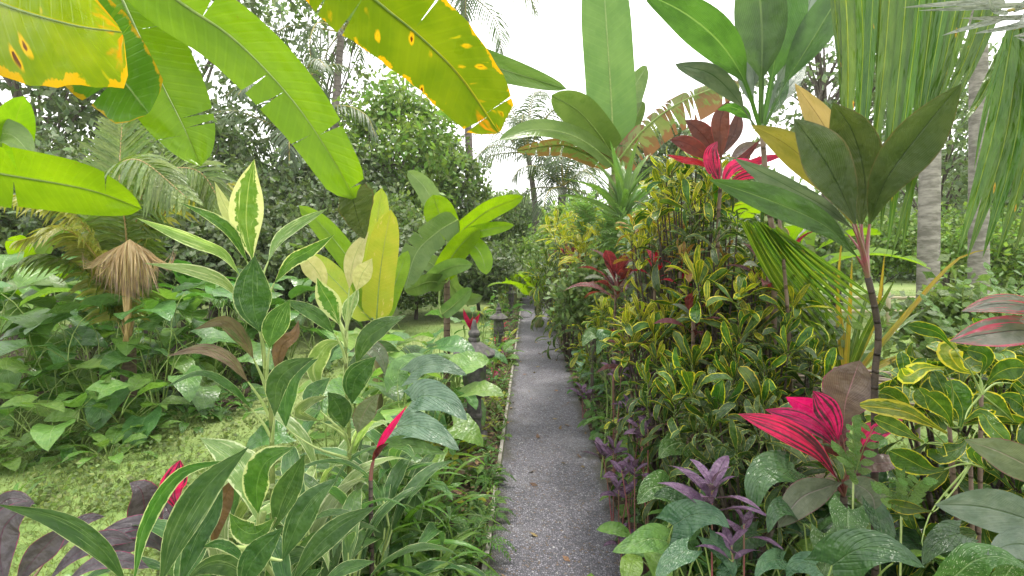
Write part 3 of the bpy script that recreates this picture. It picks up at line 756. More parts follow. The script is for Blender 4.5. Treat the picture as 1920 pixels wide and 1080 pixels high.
# ------------------------------------------------------------------ grass, ground cover, leaf litter (nobody could count them)
rg = np.random.default_rng(3)
def blades(name, label, pts, h, w, mat, cat):
    n = len(pts); d = nrm(rg.normal(0, 1, (n, 3)) * np.array([1, 1, 0]) + np.array([0, 0, 1.3]))
    b = nrm(np.cross(d, rg.normal(0, 1, (n, 3)))); L = h * rg.uniform(.5, 1.3, n)[:, None]; W = w * rg.uniform(.6, 1.2, n)[:, None]
    V = np.stack([pts - b * W, pts + b * W, pts + d * L + b * W * .15 - np.array([0, 0, .15]) * L, pts + d * L - b * W * .15 - np.array([0, 0, .15]) * L], 1).reshape(-1, 3)
    U = np.tile(np.array([[0, 0], [1, 0], [.6, 1], [.4, 1]]), (n, 1))
    mb = MB(); mb.add(V, np.arange(n * 4).reshape(-1, 4), U)
    return tag(mb.obj(name, M[mat], smooth=False), label, cat, kind='stuff')
def scatter(n, x0, x1, y0, y1, keep):
    y = y0 * (y1 / y0) ** rg.uniform(0, 1, n); x = (x0 + (x1 - x0) * rg.uniform(0, 1, n)) * (y / y0) ** .55
    p = np.stack([x, y, np.zeros(n)], 1); return p[keep(p)]
pg = scatter(60000, -4.2, -.55, 2.2, 16, lambda p: p[:, 0] < -1.0 - .02 * p[:, 1])
blades('lawn_grass', 'short yellow-green grass of the lawn beyond the variegated plants', pg, .055, .0035, 'grass_blade', 'grass')
pg = scatter(26000, 1.2, 8.5, 4, 22, lambda p: p[:, 0] > 2.2 + .12 * p[:, 1])
blades('meadow_grass', 'bright green grass behind the yellow palm and hanging frond', pg, .09, .006, 'grass_blade', 'grass')
pc = scatter(900, -4.0, -.7, 2.4, 9, lambda p: (p[:, 0] < -1.05) & (np.sin(p[:, 0] * 2.3 + 1) * np.sin(p[:, 1] * 1.9) > -.2))
mb = MB(); leaf_cloud(mb, pc + np.array([0, 0, .04]), .04, 22, .036, rg, .75)
tag(mb.obj('ground_cover', M['ground_leaf'], smooth=False), 'creeping pale green ground cover spreading over the lawn', 'ground cover', kind='stuff')
k = 2600
yy = rg.uniform(1.8, 10, k); side = rg.uniform(0, 1, k) < .5
xx = np.where(side, pl_x(yy) - rg.uniform(.02, .5, k), pr_x(yy) + rg.uniform(-.0, .9, k) ** 1.2)
onp = rg.uniform(0, 1, k) < .03
xx = np.where(onp, pl_x(yy) + .74 * rg.beta(.5, .5, k), xx)
pt = np.stack([xx, yy, np.where(onp, .043, .035)], 1)
mb = MB(); d = nrm(rg.normal(0, 1, (k, 3)) * np.array([1, 1, .25])); b = nrm(np.cross(d, rg.normal(0, .3, (k, 3)) + np.array([0, 0, 1])))
L = rg.uniform(.02, .07, k)[:, None]
mb.add(np.stack([pt - d * L * .5, pt + b * L * .25, pt + d * L * .5, pt - b * L * .25], 1).reshape(-1, 3), np.arange(k * 4).reshape(-1, 4), np.tile(np.array([[.5, 0], [1, .5], [.5, 1], [0, .5]]), (k, 1)))
tag(mb.obj('leaf_litter', M['litter'], smooth=False), 'dry brown leaf litter on the soil along the path edges', 'leaf litter', kind='stuff')

# ------------------------------------------------------------------ far wood and trees
mb = MB(); cs = []
for i in range(950):
    a = rg.uniform(-1.05, 1.05); r = rg.uniform(34, 46)
    x = math.sin(a) * r; yv = math.cos(a) * r
    px = CX + FPX * x / yv
    top = 2.2 + 1.4 * math.sin(a * 9) + (3.5 if px < 700 else 2.0 * max(0, (900 - px) / 200) if px < 900 else 0) + (3.2 if px > 1200 else 0)
    cs.append([x, yv, rg.uniform(.2, max(1., top))])
leaf_cloud(mb, np.array(cs), 1.3, 80, .6, rg, .55)
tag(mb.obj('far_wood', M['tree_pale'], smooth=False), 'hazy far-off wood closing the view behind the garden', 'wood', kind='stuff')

T = tree
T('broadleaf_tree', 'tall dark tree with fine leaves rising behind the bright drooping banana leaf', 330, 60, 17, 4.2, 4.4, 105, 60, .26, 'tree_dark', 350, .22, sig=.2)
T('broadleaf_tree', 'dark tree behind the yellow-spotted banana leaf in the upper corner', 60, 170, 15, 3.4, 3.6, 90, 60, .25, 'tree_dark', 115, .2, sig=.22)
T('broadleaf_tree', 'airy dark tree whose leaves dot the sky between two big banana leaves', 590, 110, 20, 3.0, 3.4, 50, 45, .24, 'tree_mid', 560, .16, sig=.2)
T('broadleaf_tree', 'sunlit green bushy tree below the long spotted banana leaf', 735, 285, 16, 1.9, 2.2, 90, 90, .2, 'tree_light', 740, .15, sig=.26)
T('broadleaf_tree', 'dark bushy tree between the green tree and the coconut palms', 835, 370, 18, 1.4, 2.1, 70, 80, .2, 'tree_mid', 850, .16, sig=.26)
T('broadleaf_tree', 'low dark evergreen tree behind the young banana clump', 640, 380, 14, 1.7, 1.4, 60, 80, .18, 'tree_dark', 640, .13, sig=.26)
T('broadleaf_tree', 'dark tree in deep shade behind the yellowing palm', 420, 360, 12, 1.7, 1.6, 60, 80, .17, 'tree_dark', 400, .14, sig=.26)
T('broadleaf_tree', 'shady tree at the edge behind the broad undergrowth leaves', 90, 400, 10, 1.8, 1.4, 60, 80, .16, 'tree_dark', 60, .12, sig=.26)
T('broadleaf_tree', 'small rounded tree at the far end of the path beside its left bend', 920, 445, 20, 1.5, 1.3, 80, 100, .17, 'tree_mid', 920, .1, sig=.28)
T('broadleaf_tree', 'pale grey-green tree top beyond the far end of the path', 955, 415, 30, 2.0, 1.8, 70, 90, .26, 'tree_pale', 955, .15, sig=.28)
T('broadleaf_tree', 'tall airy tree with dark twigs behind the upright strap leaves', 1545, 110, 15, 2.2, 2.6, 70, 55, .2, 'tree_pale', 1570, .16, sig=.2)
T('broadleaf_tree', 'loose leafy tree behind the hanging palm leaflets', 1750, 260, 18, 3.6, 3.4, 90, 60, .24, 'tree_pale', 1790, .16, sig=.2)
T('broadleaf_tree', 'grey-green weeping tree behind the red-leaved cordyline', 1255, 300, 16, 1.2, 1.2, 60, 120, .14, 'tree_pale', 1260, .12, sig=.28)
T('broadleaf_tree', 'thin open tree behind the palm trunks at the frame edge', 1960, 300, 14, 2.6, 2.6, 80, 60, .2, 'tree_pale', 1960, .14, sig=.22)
for i, (px, py, d, rx, rz, mt, lb) in enumerate([
    (690, 480, 11, 1.3, .75, 'tree_dark', 'dark shrub behind the yellow upright banana leaves'),
    (560, 470, 10, 1.3, .8, 'tree_dark', 'dark shrub between the two variegated plants'),
    (960, 500, 17, 1.0, .75, 'tree_mid', 'rounded green shrub where the path ends'),
    (900, 510, 13, .9, .6, 'tree_dark', 'dark green shrub at the far edge of the lawn'),
    (1035, 480, 17, 1.0, .8, 'tree_light', 'light green shrub beyond the bend of the path'),
    (1640, 460, 15, 1.6, .7, 'tree_light', 'pale feathery shrub behind the dark-leaved ti plant'),
    (1780, 450, 14, 1.7, .7, 'tree_light', 'pale feathery shrub between the mottled palm trunks'),
    (1920, 470, 12, 1.5, .8, 'tree_light', 'light green shrub below the hanging frond at the frame edge'),
    (1490, 470, 12, 1.2, .8, 'tree_mid', 'green shrub behind the croton hedge'),
    (1380, 400, 9, 1.0, .9, 'tree_mid', 'leafy shrub behind the red and brown cordylines'),
    (1080, 440, 12, .8, .75, 'tree_light', 'yellow-green shrub in front of the far palms'),
]):
    T('garden_shrub', lb, px, py, d, rx, rz, 60, 110, .13, mt, None, .05, 'shrub', 'shrubs behind the planting', sig=.3)

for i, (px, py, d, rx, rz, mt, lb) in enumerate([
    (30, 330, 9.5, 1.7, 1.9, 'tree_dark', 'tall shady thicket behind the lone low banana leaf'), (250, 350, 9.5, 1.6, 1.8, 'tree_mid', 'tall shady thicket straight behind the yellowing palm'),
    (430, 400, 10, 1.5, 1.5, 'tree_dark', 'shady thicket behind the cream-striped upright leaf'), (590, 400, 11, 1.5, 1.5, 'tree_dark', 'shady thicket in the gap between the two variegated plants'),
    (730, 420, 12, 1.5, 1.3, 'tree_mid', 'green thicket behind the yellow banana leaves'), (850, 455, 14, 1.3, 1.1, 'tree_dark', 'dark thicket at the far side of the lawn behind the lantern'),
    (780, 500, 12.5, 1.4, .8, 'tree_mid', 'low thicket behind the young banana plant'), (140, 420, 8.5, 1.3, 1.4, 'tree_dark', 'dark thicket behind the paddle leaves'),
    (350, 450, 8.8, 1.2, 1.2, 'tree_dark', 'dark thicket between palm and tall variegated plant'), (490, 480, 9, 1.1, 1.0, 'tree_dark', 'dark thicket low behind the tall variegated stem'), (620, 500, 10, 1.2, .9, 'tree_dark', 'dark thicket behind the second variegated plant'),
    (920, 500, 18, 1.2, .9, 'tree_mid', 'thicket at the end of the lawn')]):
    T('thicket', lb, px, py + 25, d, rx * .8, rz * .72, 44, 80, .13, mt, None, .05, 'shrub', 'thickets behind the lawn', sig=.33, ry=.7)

# tall palms
coco('coconut_palm', 'tall coconut palm with thin trunk standing in the gap of sky', 990, 285, 22, 1003, 17, 3.6, lean=.2, ll=.95, group='tall palms')
coco('coconut_palm', 'tall palm whose feathery crown shows above the spotted banana leaf', 868, -20, 19, 890, 14, 3.4, ll=.9, group='tall palms')
coco('coconut_palm', 'short drooping palm beside the tall thin coconut palm', 1055, 350, 20, 1050, 13, 2.6, tr=.2, ll=.8, group='tall palms')
coco('coconut_palm', 'dark feathery palm left of the variegated plant tip', 545, 250, 13, 545, 14, 2.6, tr=.1, ll=.6, group='tall palms')
coco('coconut_palm', 'palm crown half hidden by the two long banana leaves', 640, 60, 17, 600, 12, 3.2, ll=.85, group='tall palms', dens=.7)
for px, d, r, tl, lb in ((1745, 8.5, .13, 1738, 'pale mottled palm trunk behind the hanging leaflets'), (1822, 9.5, .13, 1835, 'second mottled palm trunk, half covered by the hanging leaflets')):
    coco('mottled_palm', lb, px, -700, d, tl, 12, 3.2, 'palm_mid', r, .05, .9, 'coco_bark', group='mottled palm trunks')

# ------------------------------------------------------------------ stone lanterns
def lantern(label, x, d, sc=1.):
    b = np.array([x, d, 0.]); root = empty('stone_lantern', b, label, 'lantern', 'stone lanterns along the path')
    q = math.pi / 4
    def part(nm, prof, n=4, a=q):
        mb = MB(); lathe(mb, (0, 0, 0), np.array(prof) * sc, n, 0, 0, a)
        o = mb.obj(nm, M['stone'], root, np.zeros(3), smooth=(n > 8))
        md = o.modifiers.new('bevel', 'BEVEL'); md.width = .006 * sc; md.segments = 2
        return o
    part('foot', [(.15, -.05), (.15, .06), (.13, .075), (.11, .08)])
    part('shaft', [(.085, .078), (.08, .2), (.08, .215), (.092, .222), (.092, .25), (.08, .257), (.078, .4)])
    part('shelf', [(.1, .398), (.135, .43), (.135, .455), (.115, .47)])
    part('light_chamber', [(.075, .468), (.092, .5), (.1, .57), (.098, .64), (.085, .7), (.08, .722)], 20, 0)
    part('roof', [(.09, .718), (.165, .72), (.188, .742), (.188, .754), (.15, .782), (.1, .815), (.06, .842), (.05, .85)], 8, math.pi / 8)
    part('finial', [(.05, .846), (.052, .875), (.036, .885), (.05, .9), (.052, .925), (.03, .945), (.026, .975), (.012, 1.03)], 16, 0)
    return root
lantern('nearest stone lantern, red bracts above its finial', -.315, 4.45)
lantern('second stone lantern along the path, among yellow and red leaves', -.2, 8.0, .8)
lantern('farthest small stone lantern near the end of the path', -.02, 13.2, .75)

# ------------------------------------------------------------------ big banana plants overhead
A = empty('banana_plant', (-2.3, 1.2, 0), 'banana plant overhanging the lawn corner with spotted, dark and bright leaves', 'banana plant')
At = np.array([-2.25, 1.3, 2.1])
stem(A, [(-2.3, 1.2, -.02), (-2.3, 1.22, 1.1), At], .13, .07, 'banana_stem', 12, 14, 'pseudostem')
BK = dict(nl=30, nw=4)
leaf(A, '-340,-150 -120,-60 0,5 130,45 228,60', 265, 1.35, 1.1, 'banana_spot', 'cut', roll=-.3, att=At, pr=.016, fold=.08, rag=.06, midrib=.008, label='yellow leaf with brown burnt spots and ragged end', **BK)
leaf(A, '20,-70 90,10 165,75 230,150 278,212', 165, 1.5, 1.42, 'banana_dark', 'cut', roll=-.35, att=At, pr=.014, fold=.1, rag=.02, midrib=.007, label='darker green leaf with yellowed edge', tears=4, gap=.006, **BK)
leaf(A, '170,-130 225,-10 290,130 345,240 376,312', 140, 1.75, 1.65, 'banana', 'banana', roll=.1, att=At, pr=.014, fold=.06, wave=.02, midrib=.007, tears=4, gap=.006, **BK)
leaf(A, '-230,262 -90,305 0,325 165,355 266,391', 108, 1.45, 1.55, 'banana', 'banana', roll=-.5, att=At, pr=.013, fold=.15, wave=.03, midrib=.006, tears=4, gap=.006, **BK)
A2 = empty('banana_plant', (-4.0, 3.6, 0), 'banana plant mostly outside the frame with one yellow-green leaf behind the near ones', 'banana plant')
At2 = np.array([-4.0, 3.6, 1.5])
stem(A2, [(-4.0, 3.6, -.02), At2], .12, .07, 'banana_stem', 12, 10, 'pseudostem')
leaf(A2, '-120,420 -30,330 15,260 45,180', 80, 3.4, 3.3, 'banana', 'banana', roll=.2, att=At2, pr=.02, fold=.1, **BK)
leaf(A2, '-130,420 -60,290 10,250 60,290', 60, 3.5, 3.2, 'banana_green', 'banana', roll=.2, att=At2, pr=.02, fold=.1, **BK)

Bp = empty('banana_plant', (-1.15, .45, 0), 'banana plant beside the viewer whose long leaves hang over the middle of the view', 'banana plant')
Bt = np.array([-1.05, .6, 2.75])
stem(Bp, [(-1.15, .45, -.02), (-1.13, .48, 1.4), Bt], .14, .07, 'banana_stem', 12, 16, 'pseudostem')
leaf(Bp, '150,-190 240,-90 325,-5 440,75 550,190 625,300 664,372', 120, 1.55, 1.85, 'banana', 'cut', roll=.15, att=Bt, pr=.015, fold=.1, wave=.03, rag=.012, midrib=.008, tears=4, gap=.006, **BK)
leaf(Bp, '655,355 664,385 672,415 684,448', 76, 1.86, 1.98, 'ti_olive', 'heart', roll=.5, fold=.3, rag=.03, name='leaf_tip', label='folded tip of the longest leaf, its shade painted dark', nl=14, nw=3)  # shade of the turned-away tip is put into this darker olive colour
leaf(Bp, '430,-290 560,-130 705,0 790,70 865,145 935,248', 172, 1.45, 1.8, 'banana_olive', 'cut', roll=-.25, att=Bt, pr=.016, fold=.1, wave=.02, rag=.05, midrib=.009, label='long leaf with yellow edge and brown spots', tears=4, gap=.006, **BK)
leaf(Bp, '500,-120 700,30 850,95 905,118 975,140 1063,167', 56, 2.0, 2.9, 'banana_green', 'banana', roll=.1, att=Bt, pr=.014, fold=.15, midrib=.006, **BK)

# tall banana in the middle distance
d = 6.0
Cb = empty('banana_plant', base_at(1160, d), 'tall banana plant with one huge upright leaf against the white sky', 'banana plant')
ct = P(1152, 330, d)
stem(Cb, [base_at(1160, d), P(1158, 500, d), ct], .14, .07, 'banana_stem', 12, 14, 'pseudostem')
for sp, w, a, b, mt, pf, kw in [
    ('1150,275 1146,180 1138,60 1130,-60 1126,-110', 92, 6.0, 5.9, 'banana_green', 'banana', dict(fold=.12, roll=.1)),
    ('1143,283 1122,250 1085,208 1034,178', 66, 5.9, 5.3, 'banana_green', 'banana', dict(fold=.15, roll=.2)),
    ('1148,310 1110,275 1060,250 1000,243 936,262', 34, 5.9, 5.0, 'banana_green', 'banana', dict(fold=.3, roll=-.5)),
    ('1150,312 1105,290 1050,272 968,282', 32, 6., 5.4, 'banana_torn', 'banana', dict(fold=.3, roll=.6, tears=6)),
    ('1152,300 1168,230 1183,175 1213,124', 44, 6.1, 6.6, 'banana_green', 'banana', dict(fold=.3, roll=-.6)),
    ('1154,305 1172,265 1190,225 1205,190', 34, 6.1, 6.4, 'banana_green', 'banana', dict(fold=.3, roll=.5)),
    ('1156,305 1205,245 1262,200 1330,168 1400,150', 62, 5.9, 5.2, 'banana_torn', 'banana', dict(fold=-.25, roll=.35, tears=16, gap=.02, droop=.5, label='tattered brown-edged leaf arching away')),
]:
    leaf(Cb, sp, w, a, b, mt, pf, att=ct, pr=.03, nl=26, nw=3, midrib=.014, **kw)

# young bananas left of the path
d = 5.4
Rb = empty('banana_plant', base_at(838, d), 'young banana plant with spreading green leaves beside the stone lantern', 'banana plant')
rt = P(838, 500, d)
stem(Rb, [base_at(838, d), rt], .038, .03, 'stem_brown', 10, 8, 'pseudostem')
for sp, w, a, b, mt, kw in [
    ('840,440 820,395 795,350 764,320', 38, 5.6, 5.8, 'banana_green', {}), ('838,450 832,420 822,395 812,365', 58, 5.4, 5.3, 'banana', {}),
    ('858,412 820,435 780,475 760,542', 54, 5.1, 4.7, 'banana_green', dict(tears=3)), ('848,450 875,425 920,392 982,368', 36, 5.3, 5.0, 'banana', {}),
    ('850,465 880,440 915,430 964,422', 26, 5.2, 4.9, 'banana', {}), ('826,525 842,490 868,455 900,428', 44, 5.1, 5.0, 'banana', {}),
    ('870,455 890,462 904,482 912,515', 36, 5.2, 4.9, 'banana', {}), ('800,535 825,510 855,498 886,496', 32, 5.0, 4.8, 'banana_green', {}),
    ('835,530 805,528 785,535 758,545', 34, 5.0, 4.8, 'banana_green', dict(roll=.5)), ('828,590 848,575 866,558 884,540', 28, 5.2, 5.1, 'banana_green', {}),
    ('838,520 800,490 770,505 735,530', 34, 5.5, 5.6, 'banana_green', {}), ('840,500 850,540 880,560 905,556', 28, 5.6, 5.8, 'banana_green', {})]:
    leaf(Rb, sp, w, a, b, mt, 'banana', att=rt, pr=.014, nl=18, nw=2, fold=.2, midrib=.007, **kw)
d = 3.9
Yb = empty('banana_plant', base_at(710, d), 'young banana plant with two upright glowing yellow leaves', 'banana plant')
yt = P(708, 640, d)
stem(Yb, [base_at(712, d), yt], .05, .03, 'banana_stem', 10, 8, 'pseudostem')
for sp, w, a, b, mt in [('706,600 712,520 722,450 733,393', 58, 3.9, 3.8, 'banana_yellow'), ('698,560 700,480 708,410 716,352', 46, 4.05, 4.05, 'banana_yellow'),
                        ('700,590 670,510 610,430 560,385', 42, 4.0, 4.1, 'banana'), ('695,600 660,560 600,500 560,480', 46, 4.0, 4.0, 'banana_yellow'),
                        ('715,600 745,520 765,470', 34, 4.0, 4.2, 'banana')]:
    leaf(Yb, sp, w, a, b, mt, 'banana', att=yt, pr=.012, nl=18, nw=2, fold=.12, midrib=.006, roll=random.uniform(-.2, .2))
for px, d, n, sc, z, key, lb in [(480, 9.5, 7, 1.0, 0, 'banana_far', 'banana plant in the shade behind the tall variegated plant'), (1010, 11, 6, .75, 0, 'banana_light', 'small bright banana plant in front of the far coconut palm'),
                            (1300, 8.5, 7, 1.1, .4, 'banana_light', 'sunny banana plant behind the red-leaved cordyline'), (1480, 7.5, 7, 1.1, .5, 'banana_light', 'bright banana plant behind the dark-leaved ti plant'),
                            (965, 15, 5, .6, 0, 'banana_light', 'small yellow-green banana plant at the end of the path'), (60, 7.6, 7, .9, .2, 'banana_light', 'banana plant behind the yellowing palm')]:
    r = clump('banana_plant', lb, 'banana plant', px, d, key, n, sc, spread=.05, tilt=(-30, 12))
    for c in r.children: c.location.z = .55 + z
    stem(r, [base_at(px, d), base_at(px, d) + np.array([0, 0, .6 + z])], .09, .05, 'banana_stem', 8, 6, 'pseudostem')
# ------------------------------------------------------------------ yellowing palm on the lawn side
d = 5.2
Sp = empty('feather_palm', base_at(240, d), 'yellowing palm with a dry brush-like frond above the undergrowth', 'palm')
sb = P(242, 640, d); s0 = base_at(240, d)
stem(Sp, [s0, sb], .08, .06, 'stem_brown', 10, 6, 'trunk')
for pts, ll, mt, rm, dr, n, up in [
    ([sb, P(228, 480, 5.3), P(224, 330, 5.4), P(232, 190, 5.6)], .62, 'palm_mid', 'rachis_tan', .1, 40, (0, -1, .3)),
    ([sb, P(190, 470, 5.1), P(110, 385, 4.9), P(-20, 360, 4.8)], .5, 'palm_lime', 'rachis_tan', .7, 40, None),
    ([sb, P(255, 420, 5.2), P(290, 330, 5.0), P(370, 320, 4.8), P(420, 390, 4.7)], .55, 'palm_mid', 'rachis_tan', .5, 44, (0, -.8, .6)),
    ([sb, P(235, 420, 5.1), P(210, 330, 4.9), P(260, 300, 4.6), P(350, 370, 4.4)], .5, 'palm_mid', 'rachis_tan', .6, 44, (0, -.6, .8)),
    ([sb, P(290, 430, 5.3), P(370, 360, 5.3), P(470, 340, 5.4)], .45, 'palm_lime', 'rachis_tan', .6, 36, None),
    ([sb, P(170, 520, 5.), P(90, 480, 4.8), P(20, 500, 4.6)], .45, 'palm_mid', 'rachis_tan', .6, 36, None),
    ([sb, P(215, 560, 5.), P(180, 480, 4.8), P(120, 430, 4.6), P(40, 450, 4.4)], .45, 'palm_lime', 'rachis_tan', .6, 36, None),
]:
    frond(Sp, pts, ll, int(n * 1.25), mt, rm, .013, dr, .05, .15, up=up)
mb = MB(); tube(mb, spline([P(240, 640, 5.0), P(246, 540, 4.85), P(246, 480, 4.75), P(243, 450, 4.65)], 12), .014, .01, 5, 1)
for k in range(260):
    u = max(-1.5, min(1.4, random.gauss(0, .75))); w0 = random.uniform(-.12, .22); q0 = P(243 + u * 14, 449 + abs(u) * 10, 4.62)
    q2 = P(243 + u * 62 + random.uniform(-6, 6), 525 + 40 * (1 - u * u * .7) + random.uniform(-50, 12), 4.62 - w0 * random.uniform(.5, 1.8))
    q1 = P(243 + u * random.uniform(36, 58), 468 + 22 * abs(u) + random.uniform(-6, 10), 4.62 - w0 * .8)
    blade(mb, spline([q0, q1, q2], 7), nrm(CAM - q0), random.uniform(.008, .018), 'leaflet', fold=.3, nw=1, roll=random.uniform(-1., 1.), twist=random.uniform(-1.5, 1.5))
o = mb.obj('frond', [M['palm_dry'], M['rachis_tan']], Sp, s0)
o['label'] = 'dry tan frond hanging like a brush'
for k in range(3):
    mb = MB(); tube(mb, spline([P(228 + k * 7, 520 + k * 8, 4.85), P(236 + k * 2, 600, 4.8), P(240 - k * 4, 640, 4.8)], 6), .014, .009, 5)
    mb.obj('flower_stalk', M['rachis_tan'], Sp, s0)

# ------------------------------------------------------------------ undergrowth across the lawn
ug = [(15, 5.6, 'paddle', 12, 1.1, 'broad-leaved plant with upright paddle leaves at the frame edge'), (55, 6.0, 'paddle', 12, 1.25, 'tall paddle-leaved plant below the lone low banana leaf'),
      (110, 5.2, 'taro', 10, 1.0, 'taro with drooping green leaves near the frame edge'), (130, 5.8, 'paddle', 11, 1.1, 'paddle-leaved plant below the dry palm frond, lawn-corner side'),
      (190, 5.0, 'taro', 10, .95, 'taro at the foot of the yellowing palm'), (215, 4.6, 'lily_light', 16, 1.3, 'leafy clump at the lawn edge under the dry frond'),
      (260, 5.3, 'paddle', 11, 1.0, 'paddle-leaved plant right behind the dry palm frond'), (300, 5.0, 'taro', 9, .9, 'taro between the palm and the tall variegated plant'),
      (330, 5.8, 'paddle', 12, 1.15, 'broad-leaved plant behind the drooping variegated leaves'), (380, 5.6, 'taro', 9, .9, 'dark taro in front of the shade trees'),
      (420, 6.3, 'paddle_dark', 12, 1.1, 'dark paddle-leaved plant hidden behind the variegated stem'), (30, 4.6, 'taro_light', 9, .8, 'pale taro in the lower undergrowth by the lawn'),
      (90, 4.3, 'taro_light', 8, .7, 'small pale taro standing forward on the lawn'), (-40, 5.0, 'paddle', 11, 1.2, 'paddle-leaved plant half outside the frame'),
      (160, 7.0, 'paddle_dark', 12, 1.4, 'dark paddle-leaved plant behind the palm fronds'), (470, 6.8, 'paddle_dark', 12, 1.1, 'dark leafy plant behind the top variegated leaf'),
      (540, 7.2, 'paddle_dark', 12, 1.1, 'dark leafy plant between the two variegated plants'), (590, 8.0, 'taro', 10, 1.0, 'taro in the shade beyond the lawn'),
      (390, 7.5, 'paddle_dark', 12, 1.2, 'dark leafy plant below the arching yellow frond'), (290, 7.0, 'paddle_dark', 12, 1.3, 'dark leafy plant behind the dry frond')]
for x, dd, key, n, sc, lb in ug:
    leafy('undergrowth_plant', lb, 'plant', base_at(x, dd), key, int(n * 1.5), sc * 1.3, (.75 if dd > 4.8 else .25) * random.uniform(.8, 1.2), 'broad-leaved undergrowth across the lawn', spread=.3, tilt=(-50, 8), ns=6)
LT = ['under the dry frond', 'between dry frond and variegated stem', 'behind the two withered leaves', 'near the frame edge', 'behind the thin arching leaf', 'in front of the taros', 'behind the tall variegated stem', 'cut by the frame edge']
for i, (x, dd) in enumerate([(150, 4.3), (270, 4.5), (350, 4.9), (60, 4.1), (410, 5.2), (205, 4.1), (455, 5.6), (10, 4.0)]):
    clump('low_taro', 'knee-high soft green plant at the lawn edge, ' + LT[i], 'plant', x, dd, 'lily_light' if i % 2 else 'lily', 14, .95, 'low plants edging the undergrowth', spread=.1, tilt=(-40, 10))
clump('dry_grass_tuft', 'straw-yellow tuft of grass near the frame edge on the lawn', 'plant', 30, 3.3, 'ribbon_light', 10, .9, tilt=(-20, 15))

# ------------------------------------------------------------------ tall variegated plant (nearest, with cream-edged tip)
d = 1.75
V1 = empty('variegated_plant', base_at(512, d), 'tall variegated plant with a cream-striped leaf pointing straight up', 'plant')
v1 = [base_at(512, d), P(510, 830, d), P(500, 720, d), P(490, 620, d), P(478, 500, d)]
stem(V1, v1, .012, .006, 'stem_green', 8, 18)
an = lambda y: P(np.interp(y, [500, 620, 720, 830], [478, 490, 500, 510]), y, d)
for sp, w, d0, d1, mt, ay, kw in [
    ('473,485 462,420 466,350 477,298', 64, 1.75, 1.7, 'varieg_cream', 540, dict(roll=.05, fold=.15)),
    ('470,480 450,430 424,390 402,340', 27, 1.78, 1.8, 'cream', 545, dict(roll=.3, fold=.3)),
    ('463,490 435,440 400,412 331,377', 24, 1.75, 1.6, 'varieg', 550, dict(roll=-.5, fold=.4)),
    ('450,516 420,475 372,453 254,408', 25, 1.72, 1.55, 'varieg_pale', 590, dict(roll=.6, fold=.4)),
    ('446,556 415,528 360,510 268,493', 26, 1.7, 1.5, 'varieg_pale', 620, dict(roll=-.6, fold=.35)),
    ('488,622 476,580 474,530 478,478', 72, 1.65, 1.62, 'varieg_edge', 690, dict(roll=.1, fold=.15)),
    ('505,652 512,620 525,590 544,562', 50, 1.68, 1.62, 'varieg_edge', 730, dict(roll=-.2, fold=.2)),
    ('475,672 455,635 420,602 363,618', 30, 1.66, 1.5, 'withered', 740, dict(roll=.5, fold=.2)),
    ('465,716 430,675 380,655 310,668', 25, 1.7, 1.5, 'withered', 780, dict(roll=-.4, fold=.2)),
    ('470,765 435,728 375,700 300,732', 16, 1.7, 1.5, 'varieg_edge', 820, dict(roll=-.5, fold=.2)),
    ('503,490 520,455 548,430 616,390', 25, 1.78, 1.9, 'varieg_pale', 550, dict(roll=.5, fold=.4)),
    ('515,530 545,490 580,470 627,440', 28, 1.75, 1.8, 'varieg', 600, dict(roll=-.4, fold=.3)),
    ('480,600 462,560 455,520 440,500', 34, 1.8, 1.95, 'varieg_edge', 650, dict(roll=.4, fold=.2)),
    ('518,700 528,650 552,628 560,600', 30, 1.76, 1.85, 'brown_leaf', 760, dict(roll=.3, fold=.3)),
    ('515,780 520,720 545,690 590,670', 44, 1.7, 1.7, 'varieg_edge', 830, dict(roll=.2, fold=.25))]:
    leaf(V1, sp, w, d0, d1, mt, 'lance', att=an(ay), pet='petiole_pale', pr=.005, **kw)

